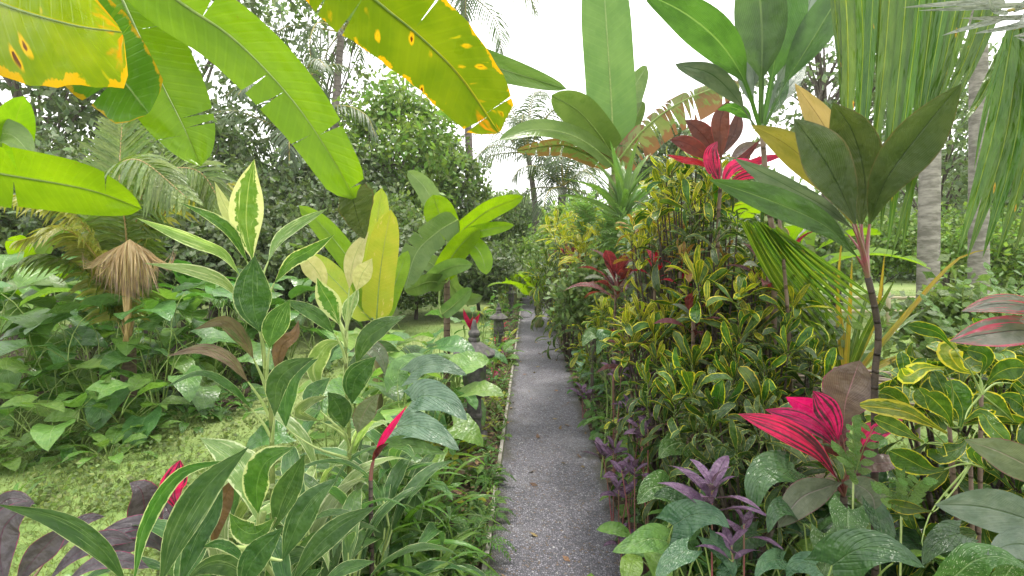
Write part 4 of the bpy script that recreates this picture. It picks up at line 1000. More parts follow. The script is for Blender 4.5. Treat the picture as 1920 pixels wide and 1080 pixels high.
d = 2.05
V2 = empty('variegated_plant', base_at(650, d), 'second variegated plant, its cream young leaves in front of the yellow banana', 'plant')
stem(V2, [base_at(652, d), P(655, 850, d), P(648, 700, d), P(650, 600, d)], .012, .006, 'stem_green', 8, 18)
an = lambda y: P(np.interp(y, [600, 700, 850], [650, 648, 655]), y, d)
for sp, w, d0, d1, mt, ay, kw in [
    ('655,540 660,500 672,465 692,433', 36, 2.05, 2.1, 'cream', 620, dict(roll=.2, fold=.25)),
    ('668,545 678,515 688,500 698,484', 38, 2.0, 1.98, 'cream', 620, dict(roll=-.2, fold=.25)),
    ('610,545 598,515 578,490 550,470', 42, 2.1, 2.1, 'cream', 630, dict(roll=.3, fold=.2)),
    ('636,608 620,570 605,545 594,520', 44, 2.0, 1.95, 'varieg_cream', 650, dict(roll=.1, fold=.25)),
    ('652,615 655,580 665,560 672,540', 26, 2.05, 2.1, 'varieg_pale', 650, dict(roll=.5, fold=.4)),
    ('626,625 600,598 570,580 528,562', 30, 1.98, 1.85, 'varieg_edge', 680, dict(roll=-.4, fold=.3)),
    ('668,682 685,640 715,615 764,590', 42, 2.0, 1.95, 'varieg_edge', 740, dict(roll=.4, fold=.2)),
    ('660,757 665,715 685,690 706,668', 52, 1.95, 1.88, 'varieg_edge', 800, dict(roll=.1, fold=.2)),
    ('645,802 640,775 628,752 614,735', 48, 1.92, 1.85, 'varieg_edge', 840, dict(roll=.1, fold=.15)),
    ('670,812 680,780 695,755 712,738', 42, 1.98, 1.95, 'grey_green', 850, dict(roll=-.3, fold=.2)),
    ('600,790 560,775 580,755 617,742', 22, 1.95, 1.9, 'varieg_pale', 830, dict(roll=.2, fold=.25)),
    ('536,800 535,750 550,705 597,672', 46, 1.9, 1.9, 'varieg_edge', 860, dict(roll=.3, fold=.25)),
    ('600,770 585,745 600,725 620,708', 38, 2.0, 2.1, 'varieg_edge', 820, dict(roll=.3, fold=.2)),
    ('640,640 610,650 590,690 600,735', 40, 2.1, 2.15, 'varieg_pale', 700, dict(roll=.3, fold=.2)),
    ('655,660 690,650 715,670 722,705', 32, 2.1, 2.1, 'grey_green', 720, dict(roll=.3, fold=.2)),
    ('650,690 680,665 720,650 750,660', 30, 2.15, 2.3, 'varieg_edge', 730, dict(roll=.3, fold=.2))]:
    leaf(V2, sp, w, d0, d1, mt, 'lance', att=an(ay), pet='petiole_pale', pr=.005, **kw)

# big low variegated plant in the corner
d = 1.3
V3 = empty('variegated_plant', base_at(450, 1.45), 'big low variegated plant in front with long white-edged leaves', 'plant')
stem(V3, [base_at(450, 1.45), P(460, 1180, 1.42), P(470, 1060, 1.4), P(495, 960, 1.4)], .014, .008, 'stem_green', 8, 12)
stem(V3, [base_at(420, 1.4), P(300, 1300, 1.3), P(270, 1180, 1.25), P(262, 1110, 1.22)], .012, .008, 'stem_green', 8, 12)
aL = P(270, 1130, 1.23); aR = P(478, 1030, 1.4)
for sp, w, d0, d1, mt, at, kw in [
    ('236,1092 190,1030 110,975 -8,945', 46, 1.2, 1.1, 'varieg_edge', aL, dict(roll=.3, fold=.25)),
    ('250,1092 272,985 335,890 430,862', 36, 1.2, 1.3, 'varieg', aL, dict(roll=-.4, fold=.4)),
    ('300,1095 335,1000 390,910 468,836', 76, 1.18, 1.22, 'varieg_edge', aL, dict(roll=.15, fold=.2)),
    ('335,1100 370,1010 400,960 418,905', 50, 1.28, 1.35, 'varieg_edge', aL, dict(roll=.2, fold=.2)),
    ('482,975 470,910 432,855 374,820', 74, 1.45, 1.5, 'varieg_pale', aR, dict(roll=-.1, fold=.2)),
    ('484,962 482,910 500,865 552,838', 68, 1.35, 1.3, 'varieg', aR, dict(roll=.35, fold=.35)),
    ('513,992 530,940 548,900 572,850', 62, 1.38, 1.36, 'varieg_edge', aR, dict(roll=.1, fold=.2)),
    ('515,972 480,1000 450,990 430,962', 52, 1.32, 1.28, 'varieg', aR, dict(roll=.1, fold=.35)),
    ('450,1110 470,1060 495,1025 532,988', 66, 1.22, 1.2, 'varieg_edge', P(440, 1180, 1.25), dict(roll=.1, fold=.2)),
    ('530,1050 555,990 585,940 636,893', 66, 1.4, 1.45, 'varieg_edge', aR, dict(roll=.2, fold=.2)),
    ('548,1092 590,1030 640,985 708,948', 54, 1.3, 1.35, 'varieg_edge', P(500, 1150, 1.35), dict(roll=-.2, fold=.2)),
    ('600,1100 640,1070 670,1060 705,1052', 30, 1.35, 1.4, 'varieg_edge', P(520, 1180, 1.38), dict(roll=.3, fold=.25)),
    ('380,1025 410,1020 440,1035 465,1062', 26, 1.3, 1.28, 'varieg', aR, dict(roll=.3, fold=.3)),
    ('402,1020 405,970 420,935 440,895', 56, 1.5, 1.55, 'brown_leaf', aR, dict(roll=.2, fold=.3)),
    ('340,1120 350,1060 375,1020 400,985', 54, 1.35, 1.45, 'varieg_edge', aL, dict(roll=.2, fold=.2)),
    ('470,1090 430,1060 390,1060 350,1085', 46, 1.4, 1.35, 'varieg_edge', aR, dict(roll=.4, fold=.2)),
    ('400,1110 380,1080 340,1065 300,1075', 46, 1.5, 1.5, 'lily', aL, dict(roll=.4, fold=.2)),
    ('560,1100 570,1050 600,1010 640,1000', 52, 1.55, 1.6, 'lily', aR, dict(roll=.2, fold=.2)),
    ('500,1110 520,1060 560,1040 600,1050', 50, 1.5, 1.5, 'varieg_edge', aR, dict(roll=.2, fold=.2))]:
    leaf(V3, sp, w * .84, d0, d1, mt, 'lance', att=at, pet='petiole_pale', pr=.006, **kw)

for x, dd, key, n, sc, lb in [(600, 1.75, 'vstrap', 14, .95, 'strappy white-edged plant under the second variegated stem'), (545, 1.95, 'vpale', 12, 1.0, 'pale strappy plant between the variegated stems'), (660, 1.95, 'vstrap', 14, 1.0, 'strappy white-edged plant below the magenta spear'),
                        (470, 1.65, 'vpale', 12, .95, 'pale strappy plant behind the big white-edged leaves'), (400, 1.7, 'vstrap', 12, .9, 'strappy white-edged plant beside the brown curled leaf'), (620, 2.3, 'vpale', 12, 1.1, 'pale strappy plant behind the second variegated stem'),
                        (700, 2.35, 'vstrap', 12, 1.0, 'strappy plant between magenta spear and silvery hearts'), (560, 1.5, 'vstrap', 12, .85, 'strappy plant at the bottom edge by the white-edged leaves')]:
    leafy('strappy_plant', lb, 'plant', base_at(x, dd), key, n + 8, sc, .62, 'strappy variegated plants', spread=.12, tilt=(-40, 8))
# purple cordylines in the corner
Pc = empty('purple_cordyline', base_at(40, 1.5), 'dark purple cordyline in the lower corner by the lawn', 'plant')
ca = P(30, 1140, 1.45)
stem(Pc, [base_at(40, 1.5), ca], .012, .01, 'stem_dark', 8, 8)
for sp, w, d0, d1 in [('10,1100 0,1040 10,985 64,938', 78, 1.45, 1.5), ('30,1100 55,1060 90,1020 126,985', 62, 1.4, 1.45), ('80,1060 120,1010 160,975 197,968', 34, 1.5, 1.6),
                      ('-10,1000 -10,960 20,935 66,945', 40, 1.55, 1.6), ('90,1090 140,1040 200,1010 250,1015', 44, 1.5, 1.6), ('120,1095 170,1060 220,1050 280,1065', 40, 1.42, 1.5)]:
    leaf(Pc, sp, w * .8, d0, d1, 'purple_dark', 'ti', att=ca, pet='petiole_pink', fold=.2)
Pd = empty('purple_cordyline', base_at(330, 1.75), 'dark cordyline with one pink-patched leaf behind the big variegated leaves', 'plant')
ca = P(320, 1060, 1.75)
stem(Pd, [base_at(330, 1.75), ca], .012, .01, 'stem_dark', 8, 8)
for sp, w, d0, d1, mt in [('335,960 322,920 330,890 338,862', 46, 1.75, 1.75, 'pink'), ('345,990 350,950 360,915 366,900', 40, 1.72, 1.7, 'pink'),
                          ('300,1020 275,970 265,920 243,905', 66, 1.78, 1.75, 'purple_dark'), ('310,1030 290,990 240,990 185,1000', 44, 1.7, 1.6, 'purple_dark'),
                          ('315,1040 280,1010 230,1020 180,1040', 40, 1.65, 1.6, 'purple_dark'), ('330,1030 330,990 310,950 290,930', 60, 1.85, 1.9, 'purple_dark')]:
    leaf(Pd, sp, w, d0, d1, mt, 'ti', att=ca, pet='petiole_pink', fold=.2)
clump('broad_plant', 'green broad-leaved plant between the purple leaves and the lawn', 'plant', 250, 2.0, 'paddle', 9, .75, tilt=(-45, 0))
clump('broad_plant', 'pale broad-leaved plant at the lawn edge by the lower corner', 'plant', 70, 2.1, 'taro_light', 8, .7, tilt=(-50, -5))

# pink shoots among the variegated plants
Ps = empty('pink_cordyline', base_at(700, 1.9), 'slim cordyline with a rolled magenta leaf spearing out beside the silvery hearts', 'plant')
ca = P(695, 900, 1.9)
stem(Ps, [base_at(700, 1.9), ca], .01, .008, 'stem_dark', 8, 6)
for sp, w, mt in [('702,862 715,830 738,795 764,760', 14, 'magenta'), ('698,866 706,850 716,838 730,830', 12, 'burgundy')]:
    leaf(Ps, sp, w * 1.1, 1.9, 1.85, mt, 'lance', att=ca, pet='petiole_pink', fold=.5, roll=.1)

# silvery heart-leaved plant
d = 2.7
Hp = empty('heart_leaf_plant', base_at(800, d), 'silvery heart-leaved plant with large ribbed leaves in front of the lantern', 'plant')
for sp, w, d0, d1, mt in [('772,752 802,742 842,756 876,788', 78, 2.7, 2.5, 'silver_heart'), ('745,800 780,798 822,815 862,845', 70, 2.6, 2.4, 'silver_heart'), ('770,700 802,684 838,688 876,704', 54, 2.9, 2.8, 'silver_heart'),
                          ('730,838 765,836 800,842 835,850', 44, 2.5, 2.4, 'lily'), ('745,720 750,690 775,672 800,665', 54, 3.0, 3.1, 'taro')]:
    leaf(Hp, sp, w, d0, d1, mt, 'heart', att=base_at(800, d) + np.array([random.uniform(-.05, .05), 0, 0]), pr=.006, fold=.12, lobe=.2, nw=4, face=(random.uniform(-.3, .3), -.75, .8), roll=random.uniform(-.2, .2), wave=.05)

# taros behind the variegated plants, towards the banana
for x, dd, key, n, sc, lb in [(670, 4.4, 'taro_light', 9, 1.0, 'pale taro standing behind the yellow banana foot'), (780, 3.3, 'taro_light', 9, .95, 'pale taro just above the silvery hearts'), (720, 4.2, 'taro', 9, 1.0, 'green taro between yellow and young banana'), (690, 3.4, 'taro_light', 8, .95, 'pale taro below the yellow banana leaves'), (760, 3.9, 'taro_light', 9, .95, 'pale taro behind the silvery hearts'),
                              (800, 4.7, 'taro', 9, .95, 'taro beside the young banana stem'), (740, 5.2, 'taro_light', 8, .95, 'pale taro at the lawn edge under the young banana'),
                              (815, 4.3, 'taro', 7, .8, 'taro on the lawn side of the nearest lantern'), (620, 3.2, 'taro', 8, .9, 'taro behind the second variegated plant'),
                              (700, 2.7, 'taro', 8, .8, 'taro between the second variegated plant and the silvery hearts'), (590, 2.5, 'paddle_dark', 8, .75, 'dark broad-leaved plant between the two variegated stems'),
                              (830, 5.8, 'taro', 8, .8, 'small taro at the foot of the young banana')]:
    leafy('taro', lb, 'plant', base_at(x, dd), key, n + 4, sc * 1.05, .6 if dd > 3.1 else .25, 'taros on the lawn side of the path', spread=.16, tilt=(-45, 0))
# lower layer on the lawn side of the path, near to far
RB = ['below the second variegated stem', 'just right of the second variegated stem', 'under the magenta spear', 'in front of the fern, pale', 'behind the magenta spear', 'below the silvery hearts', 'beside the small ferns', 'under the ribbed hearts, broad-leaved', 'dark and broad, between variegated stems', 'under the big white-edged leaves', 'at the bottom edge by white-edged leaves', 'pale, at the bottom edge']
for i, (x, dd, key, n, sc) in enumerate([(640, 1.75, 'ribbon', 26, 1.4), (700, 1.7, 'ribbon', 26, 1.35), (735, 1.95, 'ribbon', 28, 1.5), (775, 1.75, 'ribbon_light', 16, .95), (690, 2.1, 'ribbon', 26, 1.5),
                                   (770, 2.25, 'ribbon', 28, 1.45), (820, 2.1, 'ribbon', 22, 1.0), (800, 2.5, 'lily', 14, .85), (600, 1.9, 'paddle_dark', 8, .6), (560, 1.65, 'lily', 14, 1.0), (620, 1.5, 'lily', 14, 1.0), (720, 1.45, 'ribbon_light', 14, .9)]):
    leafy('ribbon_plant', 'leafy green tuft ' + RB[i], 'plant', base_at(x, dd + .35), key, n + 4, sc, .3, 'narrow-leaved plants beside the path', spread=.1, tilt=(-35, 12), key2='vstrap', p2=.12)
clump('ribbon_plant', 'light green narrow-leaved tuft arching over the path kerb', 'plant', 848, 2.0, 'ribbon_light', 14, .8, tilt=(-40, 5))
LOOK = dict(lily='low dark green plant', lily_light='low pale green plant', ribbon='narrow-leaved green tuft', lily_yellow='low yellow-green plant', glossy_heart='low glossy heart-leaved plant', speckle='low white-speckled plant')
def band(y): return (' before the first lantern' if y < 4.3 else ' between first and second lanterns' if y < 8 else ' between second and third lanterns' if y < 13 else ' beyond the third lantern')
yv = 2.3; i = 0
while yv < 17:
    for off in ((.06, .17, .34, .52) if yv < 6 else (.07, .25, .5) if yv < 9 else (.1, .4)):
        x = pl_x(yv) - off - random.uniform(0, .08)
        key = random.choice(['lily', 'lily', 'lily_light', 'lily', 'ribbon', 'lily_yellow'] if yv > 3 else ['ribbon', 'ribbon', 'lily'])
        if not (4.35 < yv < 4.6 and off > .2):
            leafy('verge_plant', LOOK[key] + (' at the kerb' if off < .2 else ' set back from kerb' if off < .4 else ' well back from kerb') + band(yv), 'plant', (x, yv + random.uniform(-.1, .1), .02), key, (11 if off < .1 else 14) if yv < 7 else 10, (.34 if off < .1 else .55 if off < .2 else .85) * random.uniform(.85, 1.15), (.07 if off < .2 else .24 if off < .4 else .36) * (1.7 if yv > 4.8 else .35 if yv > 3.5 else 1), 'verge plants on the lantern side', spread=.09, tilt=(-45, 5))
    yv += .34 + yv * .045
# ferns by the kerb
def fern(label, x, d, n, L, group='ferns at the kerb', z=.02):
    b = base_at(x, d); root = empty('fern', b, label, 'fern', group)
    for i in range(n):
        a = i * 2.4 + random.uniform(-.3, .3); hd = np.array([math.cos(a), math.sin(a), 0]); l = L * random.uniform(.7, 1.1)
        frond(root, [b + (0, 0, z), b + hd * l * .35 + (0, 0, l * .5), b + hd * l * .75 + (0, 0, l * .55), b + hd * l + (0, 0, l * .38)], l * .2, 15, 'fern', 'petiole', .002, .2, .014, .12)
for x, d, n, L, lb in [(880, 2.75, 9, .24, 'small feathery fern below the nearest lantern'), (905, 3.1, 8, .22, 'small fern at the kerb just before the nearest lantern'), (862, 2.45, 9, .24, 'small fern arching by the narrow-leaved tufts'),
                       (912, 3.6, 8, .2, 'tiny fern against the lantern shaft'), (885, 2.3, 7, .2, 'small dark fern closest to the viewer at the kerb')]:
    fern(lb, x, d, n, L)
for k, yk in enumerate(np.linspace(2.25, 6.2, 17)):
    leafy('kerb_plant', 'tiny leafy plant pressed against the lantern-side kerb', 'plant', (pl_x(yk) - random.uniform(.05, .13), yk, .02), random.choice(['lily', 'lily_light', 'lily', 'ribbon']), 12, random.uniform(.3, .45), .05, 'tiny plants at the kerb', spread=.06, tilt=(-40, 10))
# red bracts and colourful shoots by the lanterns
Rf = empty('red_cordyline', (-.33, 4.75, 0), 'red-leaved shoot with two scarlet bracts behind the nearest lantern', 'plant')
stem(Rf, [(-.33, 4.75, 0), P(884, 640, 4.7), P(884, 618, 4.68)], .008, .006, 'petiole_pink' if False else 'stem_green', 6, 8)
for sp, w in [('884,622 878,605 872,592 869,578', 10), ('884,622 888,608 894,598 900,588', 11), ('884,625 882,612 884,602 888,592', 7)]:
    leaf(Rf, sp, w, 4.68, 4.65, 'red', 'lance', fold=.35, nl=9, nw=2)
for x, d, key, n, sc, lb in [(935, 7.5, 'lily_light', 14, 1.3, 'pale leafy plant hiding the foot of the second lantern'), (950, 12.5, 'lily', 14, 1.6, 'leafy plant hiding the foot of the third lantern'), (925, 6.6, 'pink', 6, .55, 'small pink-leaved shoot just before the second lantern'), (945, 7.4, 'burgundy', 7, .55, 'dusky purple shoot at the foot of the second lantern'),
                             (932, 8.6, 'red', 9, .9, 'scarlet-leaved plant rising behind the second lantern'), (948, 9.4, 'croton_yellow', 16, 1.6, 'yellow-leaved plant behind the second lantern'),
                             (940, 11, 'red', 9, .7, 'small red plant between the second and third lanterns'), (1045, 12, 'red', 9, .9, 'red-leaved plant at the far bend of the path')]:
    clump('red_leaf_plant', lb, 'plant', x, d, key, n, sc * 1.15, 'colourful shoots by the lanterns', tilt=(-30, 15))

# ------------------------------------------------------------------ croton side verge
def band2(y): return (' before the first lantern' if y < 4.3 else ' past the first lantern' if y < 8 else ' past the second lantern' if y < 13 else ' past the third lantern')
yv = 1.95; i = 0
while yv < 17:
    for row, off in enumerate((.08, .26, .44, .64) if yv < 8 else (.1, .4)):
        x = pr_x(yv) + off + random.uniform(0, .1)
        key = random.choice(['lily', 'lily', 'lily_light', 'glossy_heart', 'lily_light', 'speckle' if yv < 6 and row < 2 else 'lily'])
        rw = (' overhanging the path', ', second row', ', third row', ', back row')[row]
        leafy('bedding_plant', LOOK[key].replace('low ', 'bushy ').replace(' plant', ' croton-side plant') + rw + band2(yv), 'plant', (x, yv + random.uniform(-.1, .1), .02), key, 19 if yv < 7 else 12, (.74 if row == 0 else 1.05) * random.uniform(.85, 1.15), (.12, .3, .48, .66)[row] * (1 if yv > 2.4 else .7), 'bedding plants on the croton side', spread=.11, tilt=(-50, 0))
    yv += .32 + yv * .045
# purple shield plants: stems with paired leaves
def shield(label, px, py, d, sc=1., n=2):
    c = P(px, py, d); b = np.array([c[0], c[1], 0.]); root = empty('purple_shield_plant', b, label, 'plant', 'purple shield plants')
    mb = MB()
    for k in range(n):
        q = np.array([random.uniform(-.07, .07) * (k > 0), random.uniform(-.07, .07) * (k > 0), max(.06, c[2] - .035 * k)])
        tube(mb, spline([(0, 0, 0), q * [.5, .5, .6], q], 7), .004, .003, 5)
        a0 = random.uniform(0, 3.1)
        for j in range(3):
            for s in (0, math.pi):
                inst(root, 'shield', (q[0], q[1], max(.03, q[2] - .022 * j)), a0 + s + j * 1.57, 38 - 16 * j, sc * (.62 + .2 * j) * random.uniform(.85, 1.1), random.uniform(-10, 10))
    mb.obj('stem', M['petiole_pink'], root, np.zeros(3))
for px, py, d, sc, lb in [(1335, 912, 1.75, 1.4, 'large purple shield plant above the heart-shaped leaf, nearest one'), (1150, 845, 3.0, 1.3, 'purple shield plant leaning over the path edge'), (1190, 880, 2.6, 1.2, 'small purple shield sprig under the leaning one'),
                          (1180, 765, 3.05, 1.3, 'purple shield plant halfway up the bedding slope'), (1210, 695, 3.1, 1.05, 'purple shield plant beside the dark croton'), (1092, 735, 5.0, 1.4, 'purple shield sprig at the path edge in mid distance'),
                          (1165, 1010, 2.65, 1.1, 'low purple shield sprig at the near path corner'), (1215, 800, 2.6, 1., 'purple shield plant shaded by the narrow-leaved croton'), (1160, 915, 2.8, 1., 'purple shield sprig between two bright bedding leaves'),
                          (1150, 690, 3.4, .9, 'far purple shield plant under the yellow croton'), (1395, 985, 1.7, .9, 'dark purple shield sprig behind the heart-shaped leaf')]:
    shield(lb, px, py, d, sc)

# crotons
croton('tall croton with spoon leaves under the pink-red cordyline', 1290, 375, 3.2, .2, .24, 19, 'croton', 12, 1.0, young='croton_yellow')
croton('yellow and orange croton on the path-side flank of the hedge', 1232, 455, 3.5, .2, .2, 15, 'croton_yellow', 11, .95, 'croton_orange', .35)
croton('croton filling the middle of the hedge below the tall one', 1345, 470, 3.0, .26, .2, 15, 'croton_dark', 12, .85, 'croton_orange', .25)
croton('broad croton with bright yellow margins in the centre of the hedge', 1385, 570, 2.8, .27, .2, 16, 'croton', 12, 1.05, young='croton_yellow')
croton('croton spreading toward the path with yellow-edged leaves', 1235, 640, 3.1, .26, .17, 18, 'croton', 12, 1.0, young='croton_yellow')
croton('narrow-leaved dark croton at the foot of the hedge', 1340, 745, 2.5, .3, .19, 19, 'croton_dark', 13, 1.05, young='croton')
croton('dark croton beneath the fallen palm fronds', 1440, 690, 2.45, .22, .15, 14, 'croton_dark', 12, 1.0, young='croton')
croton('croton in the shade left of the pink cordyline', 1400, 830, 2.1, .22, .14, 14, 'croton_dark', 12, .95)
croton('big-leaved croton right behind the closest croton', 1790, 760, 2.05, .2, .16, 11, 'croton_big', 9, .85, skirt=2.2)
croton('big-leaved croton half outside the frame below the pink-striped leaves', 1925, 720, 1.95, .16, .16, 9, 'croton_big', 9, .85, skirt=2.2)
Kc = empty('croton_shrub', base_at(1790, 1.75), 'close croton with traced gold margins on wavy spoon leaves', 'shrub')
Kc['label'] = 'closest croton, large wavy spoon leaves with gold margins beside the pink cordyline'
kt = [P(1780, 840, 1.72), P(1840, 740, 1.7), P(1780, 800, 1.7), P(1820, 870, 1.7)]
for q in kt: stem(Kc, [base_at(1790, 1.75), (base_at(1790, 1.75) + q) / 2 + (.03, 0, .02), q], .009, .006, 'stem_brown', 7, 8)
for sp, w, d0, d1, k, mt in [
    ('1775,812 1735,790 1690,770 1612,760', 34, 1.7, 1.55, 0, 'croton_yellow'), ('1770,790 1755,765 1735,745 1722,728', 36, 1.75, 1.8, 2, 'croton_close'), ('1732,830 1700,812 1665,795 1638,785', 32, 1.65, 1.55, 0, 'croton_close'),
    ('1785,800 1775,775 1752,750 1735,738', 42, 1.68, 1.65, 2, 'croton_close'), ('1800,800 1805,770 1790,735 1772,718', 46, 1.72, 1.75, 2, 'croton_close'), ('1715,780 1690,755 1665,740 1648,738', 40, 1.75, 1.75, 0, 'croton_close'),
    ('1810,790 1840,775 1860,800 1890,830', 34, 1.65, 1.55, 1, 'croton_close'), ('1815,820 1800,840 1760,850 1755,842', 38, 1.66, 1.6, 0, 'croton_close'), ('1830,700 1800,690 1780,660 1795,652', 40, 1.75, 1.8, 1, 'croton_yellow'),
    ('1850,720 1870,700 1895,690 1920,690', 42, 1.7, 1.65, 1, 'croton_close'), ('1840,700 1850,680 1845,665 1812,655', 36, 1.72, 1.7, 1, 'croton_close'), ('1770,690 1730,690 1700,705 1690,690', 34, 1.6, 1.5, 2, 'croton_yellow'),
    ('1790,655 1760,625 1730,615 1703,610', 26, 1.7, 1.7, 1, 'croton_close'), ('1900,790 1880,770 1850,755 1830,765', 44, 1.72, 1.7, 1, 'croton_close'), ('1770,880 1740,880 1700,860 1668,845', 46, 1.62, 1.5, 3, 'croton_close'),
    ('1750,960 1720,955 1690,950 1665,940', 26, 1.6, 1.5, 3, 'croton_close'), ('1850,880 1830,860 1830,845 1880,838', 26, 1.62, 1.55, 3, 'croton_close'), ('1730,1025 1760,1010 1790,1005 1830,1000', 30, 1.55, 1.5, 3, 'croton_dark'),
    ('1860,750 1890,745 1915,760 1935,780', 40, 1.75, 1.7, 1, 'croton_close'), ('1800,730 1810,700 1830,685 1850,690', 36, 1.8, 1.85, 1, 'croton_close'), ('1840,800 1860,820 1870,850 1865,880', 34, 1.75, 1.75, 3, 'croton_dark'),
    ('1780,870 1800,900 1830,920 1860,915', 30, 1.75, 1.7, 3, 'croton_dark'), ('1740,830 1715,850 1700,880 1700,905', 32, 1.75, 1.75, 0, 'croton_dark'), ('1900,720 1920,740 1940,770 1945,800', 40, 1.72, 1.7, 1, 'croton_close')]:
    leaf(Kc, sp, w, d0, d1, mt, 'spoon', att=kt[k], pr=.003, fold=.3, curl=.1, wave=.08, wf=2, nl=16, nw=3)
croton('croton near the far burgundy cordyline', 1165, 600, 4.6, .26, .2, 15, 'croton', 11, .95, young='croton_yellow')
croton('yellow croton behind the burgundy cordyline', 1120, 470, 6.4, .36, .26, 16, 'croton_yellow', 11, 1.3)
croton('far yellow-green croton below the strap-leaved plant', 1085, 440, 8.2, .4, .36, 15, 'croton_yellow', 11, 1.6)
croton('far dark croton with orange leaves along the path', 1065, 510, 7.6, .4, .25, 15, 'croton_dark', 11, 1.5, 'croton_orange', .3)
croton('far croton at the bend of the path', 1040, 520, 10.5, .45, .3, 13, 'croton', 10, 1.9)
croton('shaded croton behind the hedge centre', 1450, 560, 3.4, .3, .26, 14, 'croton_dark', 12, 1.1)

# burgundy and red cordylines with stems
def cordyline(label, px, py, d, key, n, sc, key2=None, p2=.3, tilt=(-35, 18), group=None, lean=0.):
    c = P(px, py, d); b = np.array([c[0] - lean, c[1], 0.]); root = empty('cordyline', b, label, 'plant', group)
    stem(root, [b, (b + c) / 2 + (random.uniform(-.03, .03), 0, 0), c], .013, .01, 'stem_brown', 8, 14)
    a0 = random.uniform(0, 6)
    for i in range(n):
        f = i / (n - 1); k = key2 if key2 and random.random() < p2 else key
        inst(root, k, tuple(c - b + np.array([0, 0, -.1 * (1 - f)])), a0 + i * 2.4, tilt[0] + (tilt[1] - tilt[0]) * f + random.uniform(-8, 8), sc * random.uniform(.8, 1.15), random.uniform(-20, 20))
    return root
cordyline('burgundy cordyline with pale glossy lower leaves in mid hedge', 1155, 540, 4.1, 'burgundy', 18, 1.0, 'brown_grey', .35)
cordyline('small red cordyline peeking from the hedge below the yellow croton', 1225, 500, 3.4, 'red', 8, .55)
cordyline('small cordyline with vivid red leaf among the crotons', 1275, 510, 3.1, 'red', 7, .5)
cordyline('dusky cordyline poking out of the middle of the croton hedge', 1300, 600, 2.75, 'brown_grey', 9, .5, 'burgundy', .5)
cordyline('burgundy cordyline under the spreading croton', 1180, 665, 3.3, 'burgundy', 10, .55, 'red', .3)
cordyline('dark cordyline between hedge and fallen fronds', 1440, 520, 2.7, 'burgundy', 10, .6, 'brown_grey', .5)
cordyline('bronze cordyline at the shaded foot of the hedge', 1290, 800, 2.45, 'burgundy', 9, .45, 'brown_grey', .5)
cordyline('red cordyline low behind the thin stems', 1480, 470, 3.0, 'red', 9, .7, 'brown_grey', .4)
cordyline('far magenta cordyline along the path', 1062, 485, 8.5, 'pink', 10, .9, 'burgundy', .5)
cordyline('far dark red cordyline near the path bend', 1035, 500, 11, 'burgundy', 12, 1.2, 'red', .3)
Rc = empty('cordyline', base_at(1340, 3.0), 'tall cordyline with brown upper leaves and hot pink lower leaves', 'plant')
rcb = P(1352, 330, 3.0)
stem(Rc, [base_at(1340, 3.0), P(1345, 480, 3.0), rcb], .014, .011, 'stem_brown', 8, 12)
for sp, w, d0, d1, mt in [('1352,300 1350,260 1352,220 1368,188', 44, 3.0, 2.95, 'red_brown'), ('1345,305 1330,270 1310,245 1285,225', 50, 3.05, 3.0, 'red_brown'), ('1340,310 1315,285 1285,268 1255,262', 40, 3.0, 2.8, 'red_brown'),
                          ('1350,345 1338,315 1335,285 1345,265', 40, 2.9, 2.85, 'pink'), ('1355,340 1375,310 1400,290 1425,262', 18, 3.0, 3.0, 'burgundy'), ('1340,320 1310,305 1280,300 1250,290', 18, 3.0, 2.9, 'red'),
                          ('1355,350 1365,325 1380,310 1410,300', 30, 2.9, 2.8, 'pink'), ('1352,355 1370,345 1390,350 1400,375', 22, 2.9, 2.75, 'burgundy'),
                          ('1360,330 1400,310 1430,300 1472,290', 20, 3.0, 2.9, 'red'), ('1365,310 1385,285 1405,275 1430,272', 26, 3.05, 3.1, 'brown_grey'), ('1345,300 1365,270 1380,240 1385,205', 34, 3.1, 3.15, 'red_brown'),
                          ('1362,350 1390,330 1415,325 1440,335', 26, 2.95, 2.85, 'pink')]:
    leaf(Rc, sp, w * .82, d0, d1, mt, 'ti', att=rcb, pet='petiole_pink', pr=.005, fold=.2)

# strap-leaved and feathery plants in front of the tall banana
r = clump('strap_leaf_plant', 'strap-leaved plant with upright arching blades below the tall banana', 'plant', 1165, 5.2, 'strap', 30, 1.05, tilt=(-30, 20), base=tuple(P(1168, 410, 5.2)))
stem(r, [base_at(1168, 5.2), P(1168, 410, 5.2)], .03, .025, 'stem_brown', 8, 8)
for px, py, d, lb in [(1150, 425, 5.6, 'soft feathery shrub at the foot of the strap-leaved plant'), (1100, 400, 6.6, 'pale feathery shrub to the path side of the strap-leaved plant'), (1185, 440, 5.0, 'feathery shrub behind the yellow croton')]:
    c = P(px, py, d); b = np.array([c[0], c[1], 0]); root = empty('feathery_shrub', b, lb, 'shrub', 'feathery shrubs')
    stem(root, [b, c - (0, 0, .15)], .02, .01, 'stem_green', 6, 6)
    for i in range(26):
        a = i * 2.4; u = i / 25; hd = np.array([math.cos(a), math.sin(a), 0]); s = c - (0, 0, .3 * (1 - u)) ; l = random.uniform(.3, .45); e = .2 + .9 * u
        frond(root, [s - (0, 0, .2), s + hd * l * .4 * math.cos(e) + (0, 0, l * .4), s + hd * l * math.cos(e) + (0, 0, l * .8 * math.sin(e))], .13, 14, 'feather', 'petiole', .003, .25, .022, .2)
